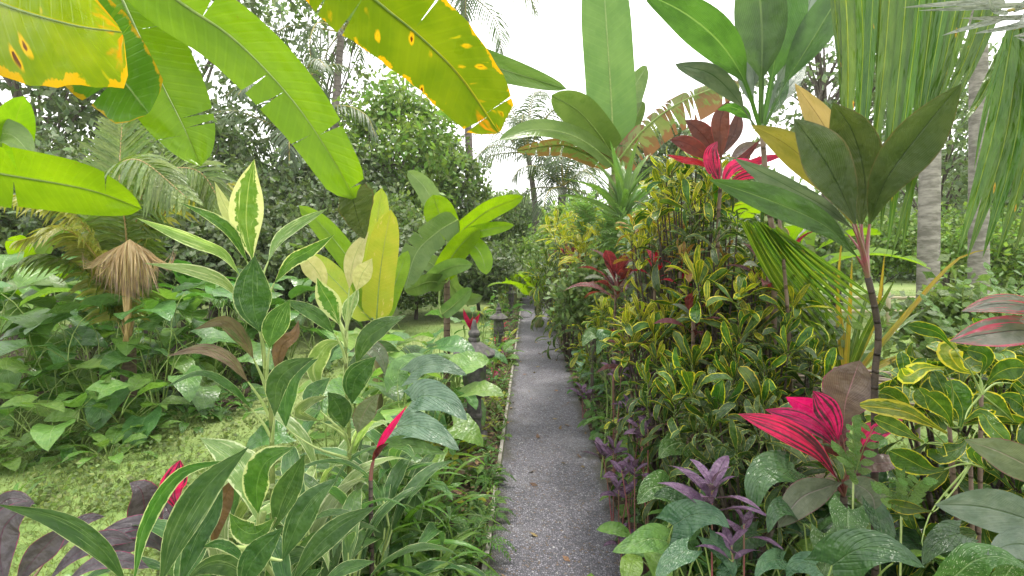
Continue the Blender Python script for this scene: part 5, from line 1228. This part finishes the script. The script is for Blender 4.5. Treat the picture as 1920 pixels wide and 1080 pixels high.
# sprawling shrubs filling behind the hedge
for px, py, d, rx, rz, mt, lb in [(1110, 560, 5.6, .35, .3, 'tree_mid', 'green filler shrub below the burgundy cordyline'), (1180, 500, 6.0, .5, .45, 'tree_mid', 'leafy shrub between burgundy cordyline and yellow croton'),
                                  (1300, 520, 4.0, .5, .5, 'tree_dark', 'dark shrub inside the croton hedge'), (1420, 600, 3.4, .5, .4, 'tree_dark', 'dark shrub inside the hedge behind the fallen fronds'),
                                  (1075, 470, 9.5, .7, .6, 'tree_mid', 'green shrub behind the far yellow croton'), (1015, 520, 15, .8, .6, 'tree_mid', 'dark green shrub closing the end of the path'),
                                  (1860, 640, 3.2, .5, .35, 'tree_mid', 'leafy shrub behind the pink-striped leaves')]:
    T('filler_shrub', lb, px, py, d, rx, rz, 40, 80, .075, mt, None, .02, 'shrub', 'shrubs inside the hedge', sig=.35)

# ------------------------------------------------------------------ ti plants
Ft = empty('ti_plant', base_at(1440, 2.6), 'tall ti plant with long upright green leaves at the top of the frame', 'plant')
fb = P(1428, 240, 2.6)
stem(Ft, [base_at(1440, 2.6), P(1452, 520, 2.6), P(1440, 380, 2.6), fb], .016, .012, 'stem_brown', 9, 18)
for sp, w, d0, d1, mt, kw in [
    ('1424,235 1395,150 1350,80 1285,25 1205,-15', 80, 2.55, 2.2, 'ti_green', dict(roll=.2)), ('1426,232 1428,140 1428,40 1415,-110', 98, 2.6, 2.55, 'ti_green', dict(roll=.15)),
    ('1430,232 1448,140 1462,40 1475,-110', 92, 2.62, 2.6, 'ti_green', dict(roll=-.2)), ('1434,238 1470,160 1520,80 1610,-70', 62, 2.6, 2.5, 'ti_green', dict(roll=.5)),
    ('1432,235 1460,150 1495,70 1540,-60', 46, 2.7, 2.8, 'ti_silver', dict(roll=-.5)), ('1420,245 1385,190 1335,140 1266,120', 40, 2.55, 2.2, 'ti_silver', dict(roll=.6)),
    ('1424,238 1405,170 1392,110 1385,70', 30, 2.7, 2.85, 'ti_silver', dict(roll=.5)), ('1422,245 1400,215 1370,200 1345,205', 24, 2.6, 2.6, 'ti_green', dict(roll=.5)),
    ('1432,240 1460,190 1490,150 1510,120', 30, 2.75, 3.0, 'ti_silver', dict(roll=.3)), ('1430,240 1455,200 1465,160 1470,130', 30, 2.75, 2.9, 'ti_green', dict(roll=.3)),
    ('1424,240 1410,180 1420,90 1395,-60', 60, 2.75, 2.9, 'ti_silver', dict(roll=.3))]:
    leaf(Ft, sp, w, d0, d1, mt, 'pet', fold=.18, nl=24, **kw)
stem(Ft, [base_at(1490, 2.5), P(1480, 650, 2.5), P(1468, 480, 2.5), P(1460, 400, 2.5)], .011, .008, 'stem_brown', 8, 14)

Gt = empty('ti_plant', base_at(1640, 1.9), 'near ti plant with broad dark leaves, one glowing tan, on a ringed stem', 'plant')
gs = P(1627, 520, 1.88)
stem(Gt, [base_at(1642, 1.9), P(1640, 740, 1.9), P(1648, 640, 1.9), P(1640, 575, 1.9), gs], .013, .011, 'stem_dark', 10, 24)
for sp, w, d0, d1, mt, kw in [
    ('1600,415 1580,310 1545,235 1490,156', 58, 2.05, 2.15, 'ti_tan', dict(roll=.1)), ('1616,420 1622,340 1600,250 1562,192', 92, 1.9, 1.85, 'ti_olive', dict(roll=.55)),
    ('1604,420 1570,345 1535,285 1488,222', 90, 1.82, 1.75, 'ti_olive', dict(roll=-.5)), ('1598,420 1550,340 1480,275 1408,234', 62, 1.95, 1.9, 'ti_gold', dict(roll=.2)),
    ('1630,420 1660,340 1725,250 1803,156', 92, 1.88, 1.65, 'ti_olive', dict(roll=-.45)), ('1606,480 1550,425 1455,380 1328,336', 60, 1.85, 1.5, 'ti_green', dict(roll=-.25)),
    ('1600,430 1550,390 1470,345 1376,296', 38, 1.9, 1.7, 'ti_silver', dict(roll=.7)), ('1590,440 1530,400 1470,385 1420,375', 40, 2.05, 2.0, 'ti_silver', dict(roll=.5)),
    ('1632,420 1655,320 1690,260 1716,225', 50, 2.0, 2.05, 'ti_silver', dict(roll=-.2)), ('1612,420 1600,330 1590,270 1580,230', 60, 2.0, 2.1, 'ti_olive', dict(roll=.4))]:
    leaf(Gt, sp, w, d0, d1, mt, 'ti', att=gs, pet='petiole_pink', pr=.0065, fold=.32, curl=-.15, nl=24, nw=4, **kw)

# ------------------------------------------------------------------ hanging frond with long leaflets
Hf = empty('fan_palm', (2.2, .9, 0), 'palm beside the viewer with a hanging frond of long ribbed leaflets', 'palm')
hb = np.array([2.2, .9, 0.])
stem(Hf, [hb, (2.2, .95, 1.6), (2.1, 1.1, 2.75)], .12, .1, 'coco_bark', 12, 16, 'trunk')
ra = [np.array([2.1, 1.1, 2.75]), P(2010, -110, 1.75), P(1850, -85, 1.85), P(1690, -70, 1.95), P(1560, -60, 2.1)]
mb = MB(); tube(mb, spline(ra, 24), .016, .005, 8); mb.obj('rachis', M['rachis'], Hf, hb)
rb = [np.array([2.1, 1.1, 2.7]), P(2060, 20, 1.55), P(1965, 40, 1.5), P(1900, 55, 1.5)]
mb = MB(); tube(mb, spline(rb, 24), .014, .005, 8); mb.obj('rachis', M['rachis'], Hf, hb)
for sp, w, dd in [('1582,-62 1590,90 1588,330', 34, 2.08), ('1612,-64 1618,100 1604,310', 26, 2.05), ('1640,-66 1630,120 1612,350', 24, 2.0), ('1672,-68 1658,120 1632,350', 30, 1.97), ('1705,-70 1685,140 1650,440', 34, 1.95),
                  ('1732,-72 1708,140 1662,480', 28, 1.93), ('1758,-74 1732,140 1690,490', 28, 1.9), ('1785,-78 1750,120 1700,400', 28, 1.88), ('1812,-80 1765,140 1668,495', 24, 1.86), ('1838,-84 1780,120 1720,300', 24, 1.85),
                  ('1865,-88 1830,60 1760,220', 30, 1.83), ('1650,-66 1650,150 1640,400', 18, 2.05), ('1890,-90 1860,30 1790,200', 28, 1.8), ('1600,-63 1580,90 1576,200', 20, 2.15), ('1560,-60 1570,60 1578,160', 18, 2.1),
                  ('1750,-74 1740,150 1700,430', 16, 2.0)]:
    leaf(Hf, sp, w * .86, dd, dd - .05, 'palm', 'leaflet', name='leaflet', fold=.3, roll=random.uniform(-.3, .3), nl=16, nw=2)
for sp, w, dd in [('1900,55 1862,250 1795,482', 34, 1.5), ('1912,52 1885,260 1812,490', 32, 1.5), ('1925,50 1905,260 1842,485', 34, 1.5), ('1940,48 1930,270 1868,490', 32, 1.52), ('1955,44 1955,280 1900,480', 34, 1.53),
                  ('1975,40 1985,280 1930,480', 34, 1.53), ('1890,57 1850,200 1826,320', 12, 1.5), ('1905,54 1840,180 1800,240', 22, 1.55), ('1895,56 1880,300 1880,430', 16, 1.6)]:
    leaf(Hf, sp, w * .86, dd, dd - .05, 'palm', 'leaflet', name='leaflet', fold=.3, roll=random.uniform(-.3, .3), nl=16, nw=2)
Wf = empty('silver_palm', (2.0, .35, 0), 'palm at the frame edge showing only silvery leaflets in the top corner', 'palm')
wb = np.array([2.0, .35, 0.])
stem(Wf, [wb, (2.0, .4, 1.4), (1.9, .6, 2.35)], .06, .05, 'coco_bark', 10, 12, 'trunk')
mb = MB(); tube(mb, spline([(1.9, .6, 2.35), P(2150, -30, 1.25), P(2000, 0, 1.25), P(1890, 20, 1.25)], 16), .01, .004, 6); mb.obj('rachis', M['rachis'], Wf, wb)
for sp, w in [('1885,4 1800,6 1692,14', 11), ('1925,8 1830,14 1720,20', 10), ('1925,32 1870,34 1800,34', 10), ('1880,36 1830,48 1765,67', 11), ('1930,44 1890,52 1826,63', 11), ('1890,25 1862,18 1850,-20', 9), ('1960,30 1930,60 1900,68', 12),
              ('1930,10 1915,40 1895,45', 8), ('1900,22 1930,0 1960,-20', 11), ('1950,50 1930,75 1905,70', 9)]:
    leaf(Wf, sp, w, 1.25, 1.2, 'palm_silver', 'leaflet', name='leaflet', fold=.3, roll=random.uniform(-.3, .3), nl=10, nw=1)

# young yellow palm and fallen fronds behind the pink cordyline
Yp = empty('feather_palm', base_at(1580, 3.0), 'young palm with yellow-orange spiky leaflets behind the ringed stem', 'palm')
yb = base_at(1580, 3.0)
stem(Yp, [yb, P(1582, 720, 3.0)], .03, .025, 'stem_brown', 8, 6, 'trunk')
for i, (sp, w, mt) in enumerate([('1582,715 1578,620 1562,500', 16, 'palm_yellow'), ('1584,715 1592,600 1598,480', 14, 'palm_yellow'), ('1586,715 1608,620 1630,540', 20, 'palm'), ('1586,715 1625,620 1680,520', 22, 'palm'),
                  ('1588,720 1650,640 1740,575', 22, 'palm'), ('1578,715 1550,600 1500,470', 20, 'palm'), ('1576,718 1530,620 1450,510', 22, 'palm'), ('1574,720 1520,650 1430,580', 20, 'palm'),
                  ('1588,725 1660,680 1760,650', 20, 'palm_yellow'), ('1580,712 1570,560 1580,430', 12, 'palm_yellow'), ('1572,722 1510,680 1440,650', 18, 'palm'), ('1586,715 1640,600 1660,470', 14, 'palm_yellow'),
                  ('1588,715 1640,650 1690,600', 20, 'palm_yellow'), ('1590,720 1690,600 1790,490 1860,466', 16, 'palm_yellow')]):
    leaf(Yp, sp, w * .62, 3.0, 2.9 if i % 2 else 3.2, mt, 'leaflet', name='leaflet', fold=.3, nl=14, nw=2)
for k in range(11):
    leaf(Yp, f'{1392 + k * 7},{412 + k * 2 + random.uniform(-6, 6):.0f} {1452 + k * 9},{530 - k * 4} {1548 + k * 12},{668 - k * 9:.0f}', 10, 2.35, 2.75, 'palm', 'leaflet', name='leaflet', fold=.3, nl=14, nw=2, roll=random.uniform(-.8, .8))
# brushwood edging of dry sticks
Bw = empty('brushwood_edging', P(1600, 760, 2.75) * [1, 1, 0], 'bundle of dry grey sticks lying along the bed behind the pink cordyline', 'brushwood')
for i in range(22):
    f = i / 21; y0 = 690 + 62 * random.random()
    mb = MB(); x0 = random.uniform(1440, 1540); x1 = random.uniform(1650, 1800); dd = 2.6 + .25 * random.random()
    tube(mb, spline([P(x0, y0 - 8, dd), P((x0 + x1) / 2, y0 + random.uniform(-6, 10), dd), P(x1, y0 + 22 + random.uniform(-10, 14), dd - .1)], 7), random.uniform(.005, .012), random.uniform(.004, .008), 5)
    mb.obj('stick', M['dry_stick'], Bw, np.array(Bw.location))
for i, px in enumerate((1500, 1610, 1720)):
    mb = MB(); tube(mb, [base_at(px, 2.78), P(px, 690, 2.78)], .015, .012, 6); mb.obj('stake', M['dry_stick'], Bw, np.array(Bw.location))
Fr = empty('rail_fence', base_at(1700, 9.), 'low bamboo rail fence across the grass behind the young palm', 'fence')
for k, z in enumerate((.55, .78)):
    mb = MB(); tube(mb, spline([(4.4, 9.3, z), (7, 9.1, z + .02), (10.5, 8.7, z - .02)], 9), .03, .026, 7); mb.obj('rail', M['bamboo'], Fr, np.array(Fr.location))
for x in (4.6, 6.4, 8.2, 10.):
    mb = MB(); tube(mb, [(x, 9.25 - (x - 4.4) * .09, -.02), (x, 9.25 - (x - 4.4) * .09, .9)], .04, .035, 7); mb.obj('post', M['bamboo'], Fr, np.array(Fr.location))

# ------------------------------------------------------------------ near right corner
Jp = empty('pink_cordyline', base_at(1580, 1.9), 'near cordyline with hot pink leaves and one big brown leaf', 'plant')
jb = P(1582, 930, 1.9)
stem(Jp, [base_at(1585, 1.9), jb], .014, .012, 'stem_dark', 8, 8)
for sp, w, d0, d1, mt, kw in [
    ('1568,895 1530,845 1470,805 1384,776', 46, 1.85, 1.7, 'pink', dict(roll=.2)), ('1576,850 1545,812 1500,785 1434,768', 36, 1.9, 1.8, 'pink', dict(roll=-.2)), ('1578,815 1555,785 1520,765 1473,744', 46, 1.95, 1.9, 'magenta', dict(roll=.2)),
    ('1572,825 1560,790 1540,760 1524,733', 54, 1.9, 1.85, 'pink', dict(roll=-.3)), ('1582,800 1585,755 1598,715 1612,676', 98, 1.98, 1.95, 'brown_grey', dict(roll=.1)), ('1610,845 1640,815 1665,800 1694,786', 30, 1.9, 1.8, 'pink', dict(roll=.2)),
    ('1590,890 1630,872 1660,868 1702,866', 34, 1.85, 1.75, 'brown_grey', dict(roll=.3)), ('1578,905 1545,915 1500,935 1458,990', 60, 1.8, 1.65, 'grey_green', dict(roll=.2)), ('1582,905 1610,910 1635,930 1642,965', 60, 1.8, 1.7, 'grey_green', dict(roll=-.2)),
    ('1575,880 1560,840 1575,800 1600,775', 40, 1.95, 2.0, 'burgundy', dict(roll=.2)), ('1600,880 1625,840 1630,810 1650,790', 40, 1.95, 2.0, 'red', dict(roll=.3)), ('1590,900 1610,880 1620,850 1640,840', 30, 1.85, 1.85, 'burgundy', dict(roll=.3))]:
    leaf(Jp, sp, w, d0, d1, mt, 'ti', att=jb, pet='petiole_pink', pr=.005, fold=.3, curl=-.1, nl=20, **kw)
Lp = empty('striped_cordyline', base_at(2010, 1.55), 'cordyline at the frame edge with grey leaves striped pink', 'plant')
lb_ = P(2020, 640, 1.55)
stem(Lp, [base_at(2010, 1.55), lb_], .014, .011, 'stem_dark', 8, 10)
for sp, w, mt in [('2000,600 1930,575 1870,570 1802,584', 40, 'pink_stripe'), ('2010,640 1930,620 1860,625 1780,640', 62, 'pink_stripe'), ('2020,620 1970,560 1950,530', 40, 'pink_stripe'), ('2000,610 1950,600 1910,600', 40, 'pink_stripe')]:
    leaf(Lp, sp, w, 1.55, 1.4, mt, 'ti', att=lb_, pet='petiole_pink', fold=.18, nl=20, roll=random.uniform(-.2, .2))
Mp = empty('broad_cordyline', base_at(2030, 1.35), 'cordyline low at the frame edge with wide grey-green glossy leaves', 'plant')
mb_ = P(2040, 1010, 1.35)
stem(Mp, [base_at(2030, 1.35), mb_], .014, .012, 'stem_dark', 8, 8)
for sp, w, mt in [('2010,1010 1930,975 1840,950 1752,946', 84, 'ti_silver'), ('2020,960 1950,890 1880,850 1808,824', 70, 'grey_green'), ('2010,1060 1960,1030 1900,1020 1850,1040', 60, 'ti_silver')]:
    leaf(Mp, sp, w, 1.35, 1.25, mt, 'ti', att=mb_, pet='petiole_pink', fold=.15, nl=20, roll=.15)
# heart-leaved plants of the near corner
def hearts(name, label, x, d, specs, cat='plant'):
    b = base_at(x, d); root = empty(name, b, label, cat)
    for sp, w, d0, d1, mt in specs:
        leaf(root, sp, w, d0, d1, mt, 'heart', att=b + np.array([random.uniform(-.03, .03), random.uniform(-.03, .03), 0]), pr=.0045, fold=.12, lobe=.22, nw=4, face=(random.uniform(-.35, .35), -.8, .75), roll=random.uniform(-.25, .25), wave=.04)
    return root
hearts('heart_leaf_plant', 'glossy heart-leaved plant below the large purple shield plant', 1310, 1.75, [('1262,985 1300,965 1340,968 1368,990', 74, 1.75, 1.65, 'glossy_heart'), ('1250,1015 1220,1010 1190,1020 1148,1035', 62, 1.75, 1.65, 'taro'), ('1330,1010 1350,1030 1370,1060 1375,1085', 50, 1.7, 1.6, 'glossy_heart'),
        ('1300,950 1280,935 1250,925 1225,930', 50, 1.9, 1.9, 'dark_heart'), ('1290,1030 1260,1050 1240,1075 1235,1100', 50, 1.65, 1.55, 'glossy_heart')])
hearts('heart_leaf_plant', 'dark heart-leaved plant under the pink cordyline', 1470, 1.75, [('1490,880 1450,880 1420,905 1412,965', 84, 1.8, 1.7, 'dark_heart'), ('1500,960 1470,950 1450,965 1440,1000', 50, 1.7, 1.6, 'dark_heart'), ('1470,1050 1450,1050 1430,1060 1415,1085', 44, 1.6, 1.5, 'glossy_heart'), ('1530,1060 1505,1055 1485,1065 1475,1085', 44, 1.5, 1.5, 'glossy_heart'),
        ('1420,1000 1400,1010 1385,1030 1380,1060', 50, 1.75, 1.7, 'dark_heart')])
hearts('heart_leaf_plant', 'big dark heart leaf at the bottom edge beside a white-veined one', 1620, 1.45, [('1560,1060 1610,1030 1670,1030 1735,1065', 92, 1.4, 1.3, 'dark_heart'), ('1590,955 1590,985 1600,1020 1610,1050', 76, 1.6, 1.5, 'speckle'), ('1640,955 1650,985 1655,1010 1650,1040', 70, 1.65, 1.55, 'dark_heart'), ('1545,1000 1550,1030 1548,1060 1540,1090', 60, 1.55, 1.5, 'speckle')])
hearts('caladium', 'white-speckled dark leaf plant at the lower corner', 1850, 1.3, [('1790,1080 1830,1050 1880,1045 1930,1070', 80, 1.3, 1.2, 'speckle'), ('1880,1090 1900,1060 1930,1050 1960,1060', 60, 1.35, 1.3, 'speckle'), ('1800,1000 1770,1010 1745,1030 1730,1060', 56, 1.5, 1.45, 'dark_heart')])
hearts('caladium', 'white-speckled caladium at the path edge', 1225, 2.1, [('1250,915 1235,912 1215,920 1195,945', 66, 2.1, 2.0, 'speckle'), ('1285,830 1270,830 1250,840 1235,860', 60, 2.3, 2.2, 'speckle'), ('1330,850 1350,850 1375,860 1395,880', 60, 2.2, 2.1, 'speckle')])
hearts('caladium', 'white-speckled caladium in mid distance beside the path', 1130, 3.7, [('1140,640 1132,625 1125,650 1120,665', 34, 3.7, 3.6, 'speckle'), ('1120,630 1112,625 1100,635 1092,650', 30, 3.7, 3.6, 'speckle')])
# low fill under the near corner
SH = iter(['near path corner, pale', 'bottom edge below the heart leaf, pale', 'below the dark purple sprig', 'below the dark heart leaf', 'behind the dark heart leaf', 'right under the pink cordyline', 'below the closest croton', 'behind the seedling by the closest croton', 'under the wide grey-green leaves', 'behind the large purple shield', 'left of the shaded croton', 'behind the big brown drooping leaf', 'behind the speckled path caladium', 'behind the pink cordyline, stick side', 'behind the closest croton', 'below the narrow-leaved croton', 'under the hedge centre', 'at the frame edge under crotons', 'before the sticks', 'between sticks and ringed stem'])
for x, d, key, n, sc in [(1230, 1.9, 'lily_light', 14, .9), (1290, 1.6, 'lily_light', 12, .8), (1380, 1.6, 'dark_heart', 10, .9), (1500, 1.65, 'dark_heart', 10, .9), (1440, 1.85, 'lily', 14, .9), (1560, 1.7, 'glossy_heart', 10, .8), (1680, 1.6, 'dark_heart', 10, .9),
                         (1740, 1.8, 'lily', 14, .9), (1820, 1.6, 'dark_heart', 10, .9), (1300, 2.1, 'lily', 14, .9), (1380, 2.2, 'lily', 14, .9), (1480, 2.1, 'lily', 14, 1.0), (1250, 2.4, 'lily', 14, .9), (1690, 2.1, 'lily', 14, 1.), (1790, 2.0, 'dark_heart', 12, 1.1),
                         (1320, 2.7, 'lily', 14, 1.), (1410, 2.8, 'lily', 14, 1.2), (1880, 1.9, 'lily', 14, 1.2), (1560, 2.3, 'dark_heart', 12, 1.0), (1640, 2.4, 'lily', 14, 1.1)]:
    leafy('shade_plant', 'shaded leafy plant ' + next(SH), 'plant', base_at(x, d), key, n + 4, sc, .12 if d < 1.85 else .32, 'shade plants under the hedge', spread=.12, tilt=(-45, 5))
for x, d, key, n, sc, tl, lb in [(1720, 2.3, 'dark_heart', 14, 1.1, .5, 'dark heart-leaved plant behind the lower leaves of the closest croton'), (1800, 2.3, 'lily', 18, 1.2, .55, 'leafy green plant filling the gap under the closest croton'), (1880, 2.2, 'dark_heart', 14, 1.2, .5, 'dark heart-leaved plant behind the wide grey-green leaves'),
                         (1760, 1.95, 'dark_heart', 12, .9, .3, 'low dark heart-leaved plant below the closest croton'), (1850, 1.85, 'lily', 14, 1.0, .35, 'low leafy plant behind the white-speckled corner leaves'), (1680, 2.6, 'lily', 16, 1.1, .5, 'leafy plant beside the ringed stem, before the sticks')]:
    leafy('shade_plant', lb, 'plant', base_at(x, d), key, n + 6, sc, tl, 'shade plants under the hedge', spread=.16, tilt=(-45, 5))
# compound-leaved seedlings
def seedling(label, x, y, d, stalks, name='seedling'):
    c = P(x, y, d); b = np.array([c[0], c[1] + .02, 0.]); root = empty(name, b, label, 'plant')
    stem(root, [b, (b + c) / 2, c], .004, .003, 'petiole_pale', 5, 8)
    for (tx, ty) in stalks:
        t = P(tx, ty, d - .08); pts = spline([c, (c + t) / 2 + (0, 0, .02), t], 14)
        mb = MB(); tube(mb, pts, .0018, .001, 4, cap=False); mb.obj('stalk', M['petiole'], root, b)
        T_ = nrm(t - c); up = nrm(np.array([0, -.6, .8])); Bv = nrm(np.cross(T_, up))
        for k in range(2, 14, 2):
            for sg in (-1, 1):
                q = pts[k]; m2 = MB(); e = q + (Bv * sg + T_ * .35) * .042
                blade(m2, spline([q + (Bv * sg) * .004, (q + e) / 2, e], 6), up, .026, 'oval', fold=.1, nw=2)
                m2.obj('leaflet', M['lily_light'], root, b)
seedling('seedling with rounded leaflets in front of the pink cordyline', 1600, 900, 1.7, [(1570, 850), (1640, 800), (1600, 790)])
seedling('seedling with rounded leaflets just under the pink cordyline', 1690, 960, 1.6, [(1650, 930), (1730, 900), (1690, 890)])
seedling('seedling with pinnate leaves below the hanging frond', 1800, 640, 2.4, [(1730, 560), (1880, 540), (1810, 500), (1760, 610), (1870, 600)])
seedling('seedling with pinnate leaves at the frame edge over the striped cordyline', 1890, 600, 2.2, [(1850, 500), (1930, 490), (1900, 530)])

# look-alikes along the path are told apart by their order from the viewer
ORD = ['nearest', 'second', 'third', 'fourth', 'fifth', 'sixth', 'seventh', 'eighth', 'ninth', 'tenth', 'eleventh', 'twelfth', 'thirteenth', 'fourteenth', 'fifteenth', 'sixteenth', 'seventeenth']
same = {}
for o in col.objects:
    if o.parent is None and o.get('label') and o.get('group'): same.setdefault(o['label'], []).append(o)
for lb, os_ in same.items():
    if len(os_) > 1:
        for k, o in enumerate(sorted(os_, key=lambda o: o.location.y)): o['label'] = lb + ', ' + ORD[min(k, 16)] + ' from viewer'

# ------------------------------------------------------------------ damp air that pales the far palms
hz = MB(); box(hz, (0, 119, 9.), (320, 322, 22.))
g = G('haze_air'); pv = g.n('ShaderNodeVolumePrincipled')
pv.inputs['Color'].default_value = (.92, .95, .98, 1); pv.inputs['Density'].default_value = .00065; pv.inputs['Anisotropy'].default_value = .2
g.t.links.new(pv.outputs[0], g.out.inputs['Volume'])
HAZE = True
if HAZE: tag(hz.obj('haze', g.mat, smooth=False), kind='stuff')
